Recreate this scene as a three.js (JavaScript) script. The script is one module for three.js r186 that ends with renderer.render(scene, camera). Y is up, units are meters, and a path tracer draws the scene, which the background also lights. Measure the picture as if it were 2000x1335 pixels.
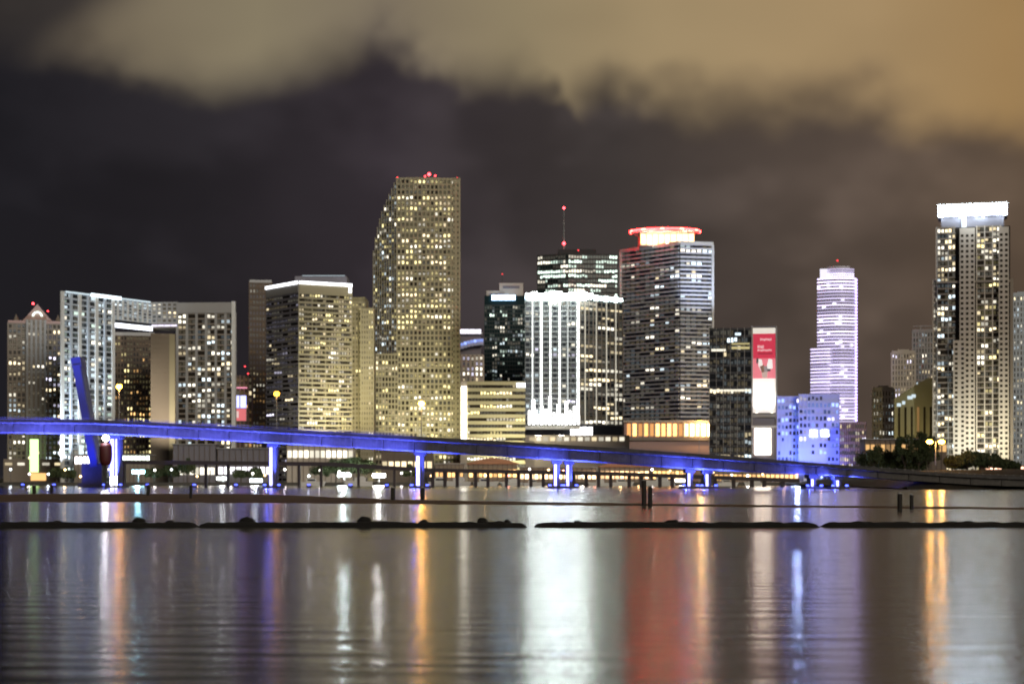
import * as THREE from 'three';
import { mergeGeometries } from 'three/addons/utils/BufferGeometryUtils.js';

// ---------- camera, sky, moonlit cloud glow, exposure ----------
const F = 3487, HORIZON = 933, CAM_H = 4;          // lens in photograph pixels, horizon row, eye height above the water
const scene = new THREE.Scene();
const renderer = new THREE.WebGLRenderer({ antialias: true });
renderer.setSize(1024, 683);
renderer.toneMapping = THREE.LinearToneMapping;
renderer.toneMappingExposure = 1.0;
renderer.shadowMap.enabled = true;
const camera = new THREE.PerspectiveCamera(2 * Math.atan(667.5 / F) * 180 / Math.PI, 2000 / 1335, 1, 30000);
camera.position.set(0, CAM_H, 0);
camera.lookAt(0, CAM_H, -100);
camera.setViewOffset(2000, 1335, 0, -(HORIZON - 667.5), 2000, 1335);
camera.focus = 160; camera.userData.fStop = 0.38;   // a long, fast lens focused short of the skyline: lights and edges stay soft

const glow = new THREE.DirectionalLight(new THREE.Color(1.0, 0.9, 0.74), 1.2);   // soft glow of the lit cloud deck behind the shore we stand on
glow.position.set(900, 700, 900); glow.target.position.set(0, 60, -1150);
glow.castShadow = true; glow.shadow.radius = 30;
Object.assign(glow.shadow.camera, { left: -900, right: 900, top: 900, bottom: -900, near: 10, far: 4000 });
glow.shadow.mapSize.set(2048, 2048);
scene.add(glow, glow.target);

function rng(seed) { let s = seed >>> 0; return () => { s = (s + 0x6D2B79F5) | 0; let t = Math.imul(s ^ (s >>> 15), 1 | s); t = (t + Math.imul(t ^ (t >>> 7), 61 | t)) ^ t; return ((t ^ (t >>> 14)) >>> 0) / 4294967296; }; }
const lerp = THREE.MathUtils.lerp, clamp = THREE.MathUtils.clamp, smooth = (a, b, x) => { const t = clamp((x - a) / (b - a), 0, 1); return t * t * (3 - 2 * t); };
const toLin = (v) => (v /= 255) <= 0.04045 ? v / 12.92 : Math.pow((v + 0.055) / 1.055, 2.4);
const S = (r, g, b) => [toLin(r), toLin(g), toLin(b)];
const mix3 = (a, b, t) => [lerp(a[0], b[0], t), lerp(a[1], b[1], t), lerp(a[2], b[2], t)];
function curve(pts, x) { if (x <= pts[0][0]) return pts[0][1]; for (let i = 1; i < pts.length; i++) if (x < pts[i][0]) { const t = (x - pts[i - 1][0]) / (pts[i][0] - pts[i - 1][0]), a = pts[i - 1][1], b = pts[i][1]; return Array.isArray(a) ? mix3(a, b, t) : lerp(a, b, t); } return pts[pts.length - 1][1]; }
const hash2 = (x, y) => { let h = Math.imul(x, 374761393) + Math.imul(y, 668265263) | 0; h = Math.imul(h ^ (h >>> 13), 1274126177); return ((h ^ (h >>> 16)) >>> 0) / 4294967296; };
function vnoise(x, y, wrap = 0) { const xi = Math.floor(x), yi = Math.floor(y), fx = x - xi, fy = y - yi, u = fx * fx * (3 - 2 * fx), v = fy * fy * (3 - 2 * fy), w = wrap ? (k) => ((k % wrap) + wrap) % wrap : (k) => k; return lerp(lerp(hash2(w(xi), yi), hash2(w(xi + 1), yi), u), lerp(hash2(w(xi), yi + 1), hash2(w(xi + 1), yi + 1), u), v); }
function fbm(x, y, o = 4, wrap = 0) { let a = 0.5, s = 0, n = 0; for (let i = 0; i < o; i++) { s += a * vnoise(x, y + i * 37, wrap); n += a; a *= 0.5; x *= 2; y *= 2; wrap *= 2; } return s / n; }

{ // night sky: dark cloud below, a deck lit tan by the city above it
  const W = 2560, H = 1280, data = new Float32Array(W * H * 4);
  const edge = [[-900, 130], [-500, 60], [-200, 110], [0, 118], [150, 125], [300, 165], [430, 175], [520, 145], [620, 120], [690, 100], [740, 62], [820, 85], [900, 145], [1000, 135], [1080, 160], [1110, 215], [1180, 165], [1300, 200], [1400, 215], [1600, 212], [1700, 232], [1850, 262], [2000, 290], [2400, 250], [3000, 120]];
  const tan = [[-600, S(78, 72, 64)], [150, S(106, 95, 78)], [500, S(133, 122, 97)], [750, S(128, 116, 96)], [1000, S(140, 126, 97)], [1300, S(160, 139, 103)], [1700, S(164, 138, 99)], [1960, S(160, 129, 85)], [2400, S(130, 104, 76)], [3200, S(84, 74, 64)]];
  const dark = [[-600, S(28, 26, 32)], [0, S(28, 26, 31)], [400, S(40, 36, 41)], [750, S(52, 45, 51)], [1200, S(66, 58, 58)], [1700, S(92, 77, 70)], [2000, S(98, 80, 68)], [2600, S(70, 62, 60)], [3400, S(40, 37, 42)]];
  for (let j = 0; j < H; j++) {
    const el = ((j + 0.5) / H - 0.5) * Math.PI;
    for (let i = 0; i < W; i++) {
      const k = (j * W + i) * 4; let c;
      if (el <= 0) c = [0.03, 0.026, 0.028];
      else {
        const phi = ((i + 0.5) / W - 0.5) * 2 * Math.PI; let az = phi + Math.PI / 2; if (az > Math.PI) az -= 2 * Math.PI;
        const u = 1000 + F * az * 1.015, h = F * Math.tan(Math.min(el, 1.45));
        const ring = 64, nx = (az / (2 * Math.PI) + 0.5) * ring;
        const n1 = fbm(nx, el * 18, 5, ring), n2 = fbm(nx * 4, el * 40 + 9, 4, ring * 4), n3 = fbm(nx, el * 22 + 3, 3, ring);
        const far = smooth(1100, 2300, Math.abs(u - 1000)), uw = u + (n2 - 0.5) * 130 + (n1 - 0.5) * 110;
        let hb = 933 - curve(edge, uw); hb = lerp(hb, 1050 + (fbm(nx * 0.5, 3.3, 3, ring / 2) - 0.5) * 900, far);
        let t = smooth(-80, 62, h - hb - 22 + (n1 - 0.5) * 110 + (n2 - 0.5) * 45);
        t *= 1 - 0.9 * smooth(30, 190, (h - 800) * 0.9 + (235 - u) * 0.8 + (n1 - 0.5) * 120) * (1 - far);   // dark corner of cloud
        t *= lerp(1, 0.25 + 0.75 * smooth(0.38, 0.62, n1 * 0.5 + fbm(nx * 0.25, el * 6, 3, ring / 4) * 0.5), smooth(1100, 1500, h));
        const a = curve(dark, u).map((x, q) => x * [0.76, 0.79, 0.74][q]), b = curve(tan, u).map((x, q) => x * [1, 1.0, 1.04][q]);
        const m = 0.86 + 0.28 * n3, lift = 1 + (0.55 * smooth(0.42, 0.72, fbm(nx * 1.3 + 4, el * 20, 4, Math.round(ring * 1.3))) + 0.25 * smooth(0.35, 0.8, n1)) * (1 - t);
        c = mix3(a, b, t).map((x) => x * m * lift);
      }
      data[k] = c[0]; data[k + 1] = c[1]; data[k + 2] = c[2]; data[k + 3] = 1;
    }
  }
  const sky = new THREE.DataTexture(data, W, H, THREE.RGBAFormat, THREE.FloatType);
  sky.mapping = THREE.EquirectangularReflectionMapping; sky.magFilter = sky.minFilter = THREE.LinearFilter; sky.needsUpdate = true;
  scene.background = sky; scene.environment = sky;
}

// ---------- helpers ----------
const GY = 1.5;                                     // height of the quay above the water
const X = (px, d) => (px - 1000) / F * d, Y = (py, d) => CAM_H + (HORIZON - py) / F * d;   // photograph bearing and height of something d metres off
const names = new Map();
const numbered = (n) => { const k = names.get(n) ?? 0; names.set(n, k + 1); return k ? `${n}_${String(k).padStart(3, '0')}` : n; };
function thing(name, label, category, pos = [0, 0, 0], group) {
  const o = new THREE.Group(); o.name = numbered(name); o.position.set(...pos); o.userData = { label, category };
  if (group) o.userData.group = group; scene.add(o); return o;
}
function setting(name, geo, mat) { const m = new THREE.Mesh(geo, mat); m.name = name; m.userData.kind = 'structure'; m.castShadow = m.receiveShadow = true; scene.add(m); return m; }
function part(parent, name, geo, mat, pos = [0, 0, 0], scale, yaw = 0) {
  const m = new THREE.Mesh(geo, mat); m.name = name; m.position.set(...pos); if (scale) m.scale.set(...scale); m.rotation.y = yaw;
  m.castShadow = m.receiveShadow = true; parent.add(m); return m;
}
const CUBE = new THREE.BoxGeometry(1, 1, 1), BALL = new THREE.SphereGeometry(0.5, 14, 10), ROD = new THREE.CylinderGeometry(0.5, 0.5, 1, 12);
const box = (p, name, mat, pos, size, yaw = 0) => part(p, name, CUBE, mat, pos, size, yaw);
const std = (c, roughness = 0.8, more = {}) => { const m = new THREE.MeshStandardMaterial({ roughness, ...more }); m.color.setRGB(...c); return m; };
const glowMat = (c, k) => { const m = new THREE.MeshStandardMaterial({ roughness: 0.4, color: 0x050505 }); m.emissive.setRGB(...c); m.emissiveIntensity = k; return m; };
function prism(pts, y0, y1) {                        // pts: [x, z] round the footprint, seen from above in either sense
  let a = 0; for (let i = 0; i < pts.length; i++) { const [x0, z0] = pts[i], [x1, z1] = pts[(i + 1) % pts.length]; a += x0 * z1 - x1 * z0; }
  const p = a > 0 ? pts : [...pts].reverse(), pos = [], uv = []; let run = 0;
  for (let i = 0; i < p.length; i++) {
    const [x0, z0] = p[i], [x1, z1] = p[(i + 1) % p.length], L = Math.hypot(x1 - x0, z1 - z0);
    pos.push(x0, y0, z0, x1, y1, z1, x1, y0, z1, x0, y0, z0, x0, y1, z0, x1, y1, z1);
    uv.push(run, y0, run + L, y1, run + L, y0, run, y0, run, y1, run + L, y1); run += L;
  }
  const flat = p.map(([x, z]) => new THREE.Vector2(x, z));
  for (const [i, j, k] of THREE.ShapeUtils.triangulateShape(flat, [])) for (const [y, t] of [[y1, [i, k, j]], [y0, [i, j, k]]]) for (const q of t) { pos.push(p[q][0], y, p[q][1]); uv.push(p[q][0], p[q][1]); }
  const g = new THREE.BufferGeometry(); g.setAttribute('position', new THREE.Float32BufferAttribute(pos, 3)); g.setAttribute('uv', new THREE.Float32BufferAttribute(uv, 2)); g.computeVertexNormals(); return g;
}
function sweep(profile, path) {                      // profile: [across, up] closed; path: [x, y, z] points; flat shaded, uv in metres
  const pos = [], uv = [], n = profile.length; let run = 0; const rings = path.map((p, i) => {
    const a = path[Math.max(i - 1, 0)], b = path[Math.min(i + 1, path.length - 1)], dx = b[0] - a[0], dz = b[2] - a[2], l = Math.hypot(dx, dz);
    return profile.map(([s, u]) => [p[0] - dz / l * s, p[1] + u * (p[3] ?? 1), p[2] + dx / l * s]);
  });
  for (let i = 1; i < path.length; i++) {
    const L = Math.hypot(path[i][0] - path[i - 1][0], path[i][2] - path[i - 1][2]); let v = 0;
    for (let k = 0; k < n; k++) {
      const q = (k + 1) % n, w = Math.hypot(profile[q][0] - profile[k][0], profile[q][1] - profile[k][1]), A = rings[i - 1][k], B = rings[i][k], C = rings[i][q], D = rings[i - 1][q];
      pos.push(...A, ...B, ...C, ...A, ...C, ...D); uv.push(run, v, run + L, v, run + L, v + w, run, v, run + L, v + w, run, v + w); v += w;
    }
    run += L;
  }
  for (const [r, turn] of [[rings[0], 1], [rings[rings.length - 1], -1]]) for (const t of THREE.ShapeUtils.triangulateShape(profile.map(([a, b]) => new THREE.Vector2(a, b)), [])) for (const q of (turn > 0 ? t : [...t].reverse())) { pos.push(...r[q]); uv.push(0, 0); }
  const g = new THREE.BufferGeometry(); g.setAttribute('position', new THREE.Float32BufferAttribute(pos, 3)); g.setAttribute('uv', new THREE.Float32BufferAttribute(uv, 2)); g.computeVertexNormals(); return g;
}
function lamp(parent, color, intensity, pos, radius = 5) {   // the light of a glowing fitting
  const l = new THREE.PointLight(new THREE.Color(...color), intensity); l.position.set(...pos); l.castShadow = true; l.shadow.radius = radius; parent.add(l); return l;
}
function flood(parent, color, intensity, pos, target, angle, radius = 20, penumbra = 0.9) {
  const l = new THREE.SpotLight(new THREE.Color(...color), intensity, 0, angle, penumbra); l.position.set(...pos); l.target.position.set(...target); l.castShadow = true; l.shadow.radius = radius; parent.add(l, l.target); return l;
}
function speckle(size, seed, low, high, scale) {     // mottled grey-scale texture: fine grain on coarse stains
  const d = new Uint8Array(size * size * 4), r = rng(seed);
  for (let j = 0; j < size; j++) for (let i = 0; i < size; i++) {
    const u = i / size * scale, v = j / size * scale, n = 0.55 * fbm(u, v, 4, scale) + 0.3 * fbm(u * 4 + 0.5, v * 0.5 + 11, 3, scale * 4) + 0.15 * r(), g = 255 * lerp(low, high, clamp((n - 0.25) * 2, 0, 1)), k = (j * size + i) * 4;
    d[k] = d[k + 1] = d[k + 2] = g; d[k + 3] = 255;
  }
  const t = new THREE.DataTexture(d, size, size); t.wrapS = t.wrapT = THREE.RepeatWrapping; t.magFilter = THREE.LinearFilter; t.colorSpace = THREE.SRGBColorSpace; t.needsUpdate = true; return t;
}
const stain = speckle(512, 5, 0.62, 1.0, 8); stain.repeat.set(1 / 18, 1 / 18);

// ---------- water, land, brown band ----------
{
  const N = 1024, TILE = 48, r = rng(77), h = new Float32Array(N * N), waves = [];
  for (let i = 0; i < 70; i++) {
    const len = 0.4 * Math.pow(3.2 / 0.4, r()), a = Math.PI / 2 + (r() + r() - 1) * 0.45;
    const kx = Math.round(Math.cos(a) * TILE / len), ky = Math.round(Math.sin(a) * TILE / len); if (!kx && !ky) continue;
    waves.push([kx, ky, r() * 6.283, Math.pow(len, 0.9)]);
  }
  for (const [kx, ky, ph, amp] of waves) {
    const cx = new Float32Array(N), sx = new Float32Array(N);
    for (let i = 0; i < N; i++) { const t = 6.283185 * kx * i / N; cx[i] = Math.cos(t); sx[i] = Math.sin(t); }
    for (let j = 0; j < N; j++) { const t = 6.283185 * ky * j / N + ph, c = Math.cos(t) * amp, s = Math.sin(t) * amp; for (let i = 0; i < N; i++) h[j * N + i] += cx[i] * c - sx[i] * s; }
  }
  let lo = 1e9, hi = -1e9; for (const v of h) { lo = Math.min(lo, v); hi = Math.max(hi, v); }
  const d = new Float32Array(N * N * 4); for (let i = 0; i < N * N; i++) { d[i * 4] = d[i * 4 + 1] = d[i * 4 + 2] = (h[i] - lo) / (hi - lo); d[i * 4 + 3] = 1; }
  const ripple = new THREE.DataTexture(d, N, N, THREE.RGBAFormat, THREE.FloatType); ripple.wrapS = ripple.wrapT = THREE.RepeatWrapping; ripple.magFilter = THREE.LinearFilter; ripple.needsUpdate = true;
  const g = new THREE.PlaneGeometry(14000, 4000, 1, 1).rotateX(-Math.PI / 2).translate(0, 0, 1060), uv = g.attributes.uv, p = g.attributes.position;
  for (let i = 0; i < uv.count; i++) uv.setXY(i, p.getX(i) / TILE, p.getZ(i) / TILE);
  setting('water', g, new THREE.MeshPhysicalMaterial({ color: new THREE.Color(0.012, 0.014, 0.013), roughness: 0.18, ior: 1.333, bumpMap: ripple, bumpScale: 0.027 }));
}
{
  const soil = std([0.05, 0.045, 0.038], 0.95, { map: stain });
  setting('land', prism([[-7000, -936], [7000, -936], [7000, -12000], [-7000, -12000]], -3, GY), soil);
  setting('seawall', new THREE.BoxGeometry(14000, 4, 1.2).translate(0, -0.35, -935.2), std([0.2, 0.19, 0.17], 0.9, { map: stain }));
  // a low brown band that just breaks the surface, wide on one side and a thread on the other
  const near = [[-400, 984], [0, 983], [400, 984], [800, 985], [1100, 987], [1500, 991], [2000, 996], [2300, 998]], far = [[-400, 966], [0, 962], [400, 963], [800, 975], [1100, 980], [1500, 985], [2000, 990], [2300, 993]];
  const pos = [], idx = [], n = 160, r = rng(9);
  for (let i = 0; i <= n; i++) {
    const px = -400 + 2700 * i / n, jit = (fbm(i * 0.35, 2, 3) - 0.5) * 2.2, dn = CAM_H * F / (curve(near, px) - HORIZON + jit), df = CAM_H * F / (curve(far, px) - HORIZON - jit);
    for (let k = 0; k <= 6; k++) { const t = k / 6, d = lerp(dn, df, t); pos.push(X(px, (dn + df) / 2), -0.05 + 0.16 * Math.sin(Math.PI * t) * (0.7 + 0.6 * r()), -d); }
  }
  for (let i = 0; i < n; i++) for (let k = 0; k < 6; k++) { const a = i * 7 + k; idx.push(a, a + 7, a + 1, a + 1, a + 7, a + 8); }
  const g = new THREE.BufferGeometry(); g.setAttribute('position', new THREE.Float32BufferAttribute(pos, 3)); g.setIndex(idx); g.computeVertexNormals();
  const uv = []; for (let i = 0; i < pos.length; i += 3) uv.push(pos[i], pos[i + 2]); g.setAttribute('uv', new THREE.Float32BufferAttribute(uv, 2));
  setting('ribbon', g, std([0.2, 0.105, 0.042], 0.9, { map: stain }));
}

// ---------- lit windows and façades ----------
const HUES = { warm: [1, 0.82, 0.5], yellow: [1, 0.84, 0.38], pale: [1, 0.93, 0.75], cool: [0.78, 0.93, 1], green: [0.8, 1, 0.86], amber: [1, 0.56, 0.2], lilac: [0.82, 0.78, 1], blue: [0.3, 0.42, 1] };
const LEVELS = [0.07, 0.25, 0.55, 1.05, 2.2], paneMats = {};
const pane = (hue, level) => paneMats[hue + level] ??= glowMat(HUES[hue], LEVELS[level]);
const strips = {};
const strip = (hue, k) => strips[hue + k] ??= glowMat(HUES[hue] ?? hue, k);
const RED = [1, 0.05, 0.06];
const M = {
  glass: std([0.018, 0.02, 0.024], 0.18), tealGlass: std([0.012, 0.03, 0.034], 0.18), brownGlass: std([0.03, 0.024, 0.018], 0.2), navyGlass: std([0.02, 0.024, 0.045], 0.18),
  cream: std([0.52, 0.46, 0.39]), khaki: std([0.4, 0.365, 0.255]), grey: std([0.34, 0.33, 0.32]), white: std([0.72, 0.72, 0.7]), taupe: std([0.26, 0.22, 0.18]), brown: std([0.16, 0.125, 0.1]),
  dark: std([0.05, 0.05, 0.055]), dusk: std([0.2, 0.19, 0.22]), paleBlue: std([0.5, 0.55, 0.62]), pinkish: std([0.45, 0.3, 0.27]), olive: std([0.3, 0.275, 0.17]), steel: std([0.3, 0.31, 0.33], 0.5, { metalness: 0.6 }), blackMetal: std([0.03, 0.03, 0.032], 0.5),
};
class Building {
  constructor(name, label, category, px, d, group, square = true) { this.d = d; this.x = X(px, d); this.g = thing(name, label, category, [this.x, GY, -d], group); if (square) this.g.rotation.y = -Math.atan((px - 1000) / F); this.wins = []; this.r = rng(Math.round(px * 7 + d)); }
  P(px, d = this.d) { return [X(px, d) - this.x, this.d - d]; }
  H(py, d = this.d) { return Y(py, d) - GY; }
  body(pts, y0, y1, mat, name = 'body') { return part(this.g, name, prism(pts, y0, y1), mat); }
  block(px0, px1, py, depth, mat, { d = this.d, y0 = 0, name = 'body' } = {}) { const [a, b] = [this.P(px0, d), this.P(px1, d)]; return this.body([a, b, [b[0], b[1] - depth], [a[0], a[1] - depth]], y0, this.H(py, d), mat, name); }
  frame(a, b) { const dx = b[0] - a[0], dz = b[1] - a[1], L = Math.hypot(dx, dz); return { L, ux: dx / L, uz: dz / L, nx: -dz / L, nz: dx / L, yaw: Math.atan2(-dz, dx) }; }
  on(a, f, s, y, out) { return [a[0] + f.ux * s + f.nx * out, y, a[1] + f.uz * s + f.nz * out]; }
  /* one face: a row of piers, a stack of floor bands, and a glowing pane wherever lit() names one */
  face({ a, b, y0 = 0, y1, bays, floors, pier, pierW = 0.8, pierEvery = 1, pierOut = 0.55, band, bandH = 1, bandOut = 0.4, lit, pane: [fw, fh] = [0.9, 0.9], bandName = 'floor_band', pierName = 'pier', skipTop = false }) {
    const f = this.frame(a, b), bay = f.L / bays, fl = (y1 - y0) / floors;
    if (band) for (let r = 0; r <= floors - (skipTop ? 1 : 0); r++) box(this.g, bandName, band, this.on(a, f, f.L / 2, y0 + r * fl, bandOut / 2), [f.L, bandH, bandOut], f.yaw);
    if (pier) for (let c = 0; c <= bays; c += pierEvery) box(this.g, pierName, pier, this.on(a, f, c * bay, (y0 + y1) / 2, pierOut / 2), [pierW, y1 - y0 + bandH, pierOut], f.yaw);
    if (lit) for (let r = 0; r < floors; r++) for (let c = 0; c < bays; c++) {
      const m = lit(c, r, bays, floors); if (!m) continue;
      const blind = 0.55 + 0.45 * Math.sqrt(this.r()), w = (bay - (pier && pierEvery === 1 ? pierW : 0.25)) * fw * (0.72 + 0.28 * this.r()), full = (fl - (band ? bandH : 0.4)) * fh, h = full * blind, drop = (full - h) / 2 * (this.r() < 0.7 ? -1 : 1);
      this.wins.push({ pos: this.on(a, f, (c + 0.5) * bay, y0 + (r + 0.5) * fl + drop, 0.06), size: [w, h, 0.08], yaw: f.yaw, mat: m, key: w * h * (m.emissiveIntensity ?? 0.1) });
    }
    return { f, bay, fl };
  }
  holes(a, b, y0, y1, cols, floors, w, h, mat) {   // small unlit windows in a plain wall
    const f = this.frame(a, b); for (let r = 0; r < floors; r++) for (let c = 0; c < cols; c++) this.wins.push({ pos: this.on(a, f, (c + 0.5) * f.L / cols, lerp(y0, y1, (r + 0.5) / floors), 0.03), size: [w, h, 0.1], yaw: f.yaw, mat, key: w * h * 0.2 });
  }
  rail(a, b, y, h, out, mat, name, thick = 0.4) { const f = this.frame(a, b); return box(this.g, name, mat, this.on(a, f, f.L / 2, y, out), [f.L, h, thick], f.yaw); }
  beacon(px, py, d = this.d, size = 1.5, k = 9) { const [x, z] = this.P(px, d); return part(this.g, 'beacon_light', BALL, strip(RED, k), [x, this.H(py, d), z - 2], [size, size, size]); }
  finish() {
    const w = this.wins.sort((p, q) => q.key - p.key);
    for (const v of w.slice(0, 300)) box(this.g, 'window', v.mat, v.pos, v.size, v.yaw);
    if (w.length > 300) {
      const mats = [...new Set(w.slice(300).map((v) => v.mat))], geos = mats.map((m) => mergeGeometries(w.slice(300).filter((v) => v.mat === m).map((v) => CUBE.clone().applyMatrix4(new THREE.Matrix4().compose(new THREE.Vector3(...v.pos), new THREE.Quaternion().setFromAxisAngle(new THREE.Vector3(0, 1, 0), v.yaw), new THREE.Vector3(...v.size))))));
      const m = new THREE.Mesh(mergeGeometries(geos, true), mats); m.name = 'small_windows'; m.userData.kind = 'stuff'; this.g.add(m);
    }
    return this.g;
  }
}
/* which panes are lit: rows lists floors that are lit almost throughout, p the share elsewhere, faint the share of unlit panes given an added low glow */
function pattern(seed, { p = 0.3, hues = ['warm'], rows = {}, dim = 0.5, cols = null, run = 1, faint = 0.7 }) {
  const r = rng(seed); let hold = 0, keep = null;
  return (c, f, nc, nf) => {
    if (c === 0) hold = 0;
    const row = rows[f], share = row !== undefined ? row : typeof p === 'function' ? p((c + 0.5) / nc, (f + 0.5) / nf, c, f) : p, q = r(), hue = hues[Math.floor(r() * hues.length)], b = r(), s = r();
    if (hold-- > 0) return keep;
    const on = q < share * (cols ? cols[c % cols.length] : 1);
    keep = on ? pane(hue, b < dim ? (s < 0.5 ? 1 : 2) : (s < 0.6 ? 3 : 4)) : b < faint ? pane(hue, 0) : null;
    hold = Math.floor(s * run * 2); return keep;
  };
}
const towers = 'towers of the lit skyline';
const low = 'low buildings along the waterfront';

// ---------- skyline, one side to the other ----------
{ // gabled residential tower
  const B = new Building('residential_tower', 'grey-brown gabled tower with a glowing arched lantern at its peak', 'tower', 66, 1100, towers), top = B.H(632);
  B.block(17, 117, 632, 24, M.brownGlass);
  B.face({ a: B.P(17), b: B.P(50), y1: B.H(632), bays: 4, floors: 30, pier: M.taupe, pierW: 0.9, band: M.taupe, bandH: 1.1, lit: pattern(3, { p: 0.32, hues: ['warm', 'pale', 'cool'], run: 1.4 }) });
  B.block(50, 84, 626, 3, M.taupe, { d: 1097, name: 'centre_bay' });
  B.face({ a: B.P(50, 1096.9), b: B.P(84, 1096.9), y1: B.H(626, 1097), bays: 4, floors: 30, pier: M.grey, pierW: 1.3, band: M.taupe, bandH: 1.5, lit: pattern(4, { p: 0.1, hues: ['warm', 'pale'] }) });
  B.face({ a: B.P(84), b: B.P(117), y1: B.H(632), bays: 4, floors: 30, pier: M.taupe, pierW: 0.9, band: M.taupe, bandH: 1.1, lit: pattern(5, { p: 0.3, hues: ['cool', 'warm', 'lilac'], run: 1.2 }) });
  B.rail(B.P(17), B.P(117), top + 1, 1.6, 0.7, M.pinkish, 'parapet');
  const [gx, gz] = B.P(72), sh = new THREE.Shape([[-9, 0], [9, 0], [6, 3.2], [3.2, 6.5], [0, 10.5], [-3.2, 6.5], [-6, 3.2]].map((p) => new THREE.Vector2(...p)));
  part(B.g, 'gable', new THREE.ExtrudeGeometry(sh, { depth: 6, bevelEnabled: false }), M.pinkish, [gx, top + 1.8, gz - 6]);
  part(B.g, 'arch_light', new THREE.TorusGeometry(2.6, 0.55, 8, 16, Math.PI), strip('green', 2.2), [gx, top + 4.6, gz + 0.5]);
  for (const s of [-1, 1]) part(B.g, 'corner_turret', new THREE.ConeGeometry(2.1, 4.5, 4), M.taupe, [gx + s * 12.5, top + 4, gz - 3]);
  B.beacon(64, 592); B.beacon(92, 606, 1100, 1.1, 5);
  // lit entrance shaft low on the front
  box(B.g, 'podium', M.taupe, [0, 7, 8], [36, 14, 15]);
  box(B.g, 'stair_window', glowMat([0.6, 1, 0.34], 2.4), [0, 16, 15.7], [5, 20, 0.4]); box(B.g, 'lobby_window', strip('amber', 1.3), [2.5, 3.2, 15.7], [9, 4.5, 0.4]);
  for (let i = 0; i < 5; i++) box(B.g, 'podium_window', pane(i % 2 ? 'pale' : 'warm', 2 + i % 3), [-15 + i * 7.3, 11, 15.6], [4.2, 1.6, 0.3]);
  B.finish();
}
{ // slab with the great rectangular gap
  const B = new Building('gateway_tower', 'huge pale apartment block pierced by a tall rectangular gap, white-lit under its lintel', 'tower', 290, 1064, towers, false);
  const p0 = B.P(120, 1000), p1 = B.P(219, 1036), p2 = B.P(296, 1064), q = (p, k = 20) => [p[0] - 0.27 * k, p[1] - k], qb = (p, k) => [p[0] - 0.25 * k, p[1] - k], yT = B.H(590, 1064), yL = B.H(640, 1064);
  const yTop0 = B.H(570, 1000);
  B.body([p0, p1, q(p1), q(p0)], 0, yTop0, M.glass, 'left_wing');
  const pal = ['cool', 'cool', 'pale', 'green'];
  B.face({ a: p0, b: p1, y1: yTop0, bays: 9, floors: 34, pier: M.white, pierW: 2.4, pierOut: 0.9, pierEvery: 3, band: M.paleBlue, bandH: 1.0, lit: pattern(11, { p: 0.5, hues: pal, dim: 0.45 }) });
  for (let c = 0; c < 3; c++) { const f = B.frame(p0, p1); box(B.g, 'pilaster', M.paleBlue, B.on(p0, f, f.L * (c + 0.5) / 3, yTop0 / 2, 0.5), [1.6, yTop0, 1.0], f.yaw); }
  B.body([p1, p2, q(p2), q(p1)], yL, yTop0 - 0.4, M.glass, 'lintel');
  B.face({ a: p1, b: p2, y0: yL + 3, y1: yTop0 - 0.6, bays: 8, floors: 6, pier: M.white, pierW: 1.4, band: M.paleBlue, bandH: 1.0, lit: pattern(12, { p: 0.4, hues: pal, dim: 0.6 }) });
  const p3 = B.P(346, 1062), p4 = B.P(459, 1060);
  B.body([p2, p3, qb(p3, 24), qb(p2, 24)], yL, yT, M.taupe, 'lintel'); B.body([p3, p4, qb(p4, 24), qb(p3, 24)], 0, yT - 1, M.brownGlass, 'right_wing');
  B.face({ a: p2, b: p3, y0: yL + 3, y1: yT - 0.5, bays: 5, floors: 5, pier: M.grey, pierW: 1.2, band: M.grey, bandH: 1.0, lit: pattern(13, { p: 0.35, hues: ['pale', 'cool', 'warm'] }) });
  B.face({ a: p3, b: p4, y1: yT - 7, bays: 12, floors: 32, pier: M.grey, pierW: 1.5, pierEvery: 2, band: M.taupe, bandH: 0.9, lit: pattern(14, { p: 0.42, hues: ['pale', 'pale', 'cool', 'warm'], dim: 0.35 }) });
  const f = B.frame(p3, p4);
  box(B.g, 'cornice', M.grey, B.on(p3, f, f.L / 2, yT - 3.6, 0.6), [f.L, 6.2, 1.2], f.yaw); box(B.g, 'end_pier', M.white, B.on(p3, f, f.L - 0.8, yT / 2, 0.8), [2.2, yT, 1.7], f.yaw);
  const f2 = B.frame(p0, p2);
  for (let i = 0; i < 14; i++) { const s = 2 + (f2.L - 4) * (i + 0.5) / 14; box(B.g, 'light_strip', strip('cool', i > 3 && i < 9 ? 3.2 : 0.9), B.on(p0, f2, s, yTop0 + 0.4, 0.9), [4.6, i > 3 && i < 9 ? 1.8 : 0.8, 0.5], f2.yaw); }
  const f3 = B.frame(p1, p2), f4 = B.frame(p2, p3);
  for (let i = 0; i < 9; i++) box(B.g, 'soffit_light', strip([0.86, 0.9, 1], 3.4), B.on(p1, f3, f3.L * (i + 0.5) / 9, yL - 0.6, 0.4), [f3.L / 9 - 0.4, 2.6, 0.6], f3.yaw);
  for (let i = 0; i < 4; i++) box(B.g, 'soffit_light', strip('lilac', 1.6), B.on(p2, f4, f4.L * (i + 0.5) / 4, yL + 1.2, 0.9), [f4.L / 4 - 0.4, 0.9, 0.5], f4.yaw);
  flood(B.g, [0.75, 0.88, 1], 42000, [p1[0] - 22, 3, p1[1] + 55], [p1[0] - 26, 70, p1[1] + 8], 0.55);
  for (let i = 0; i < 2; i++) { const s = B.on(p0, B.frame(p0, p1), 14 + i * 30, 13, 1.4); box(B.g, 'lobby_window', strip('cool', 1.2), s, [3, 16, 0.5], B.frame(p0, p1).yaw); }
  B.finish();
}
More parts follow.
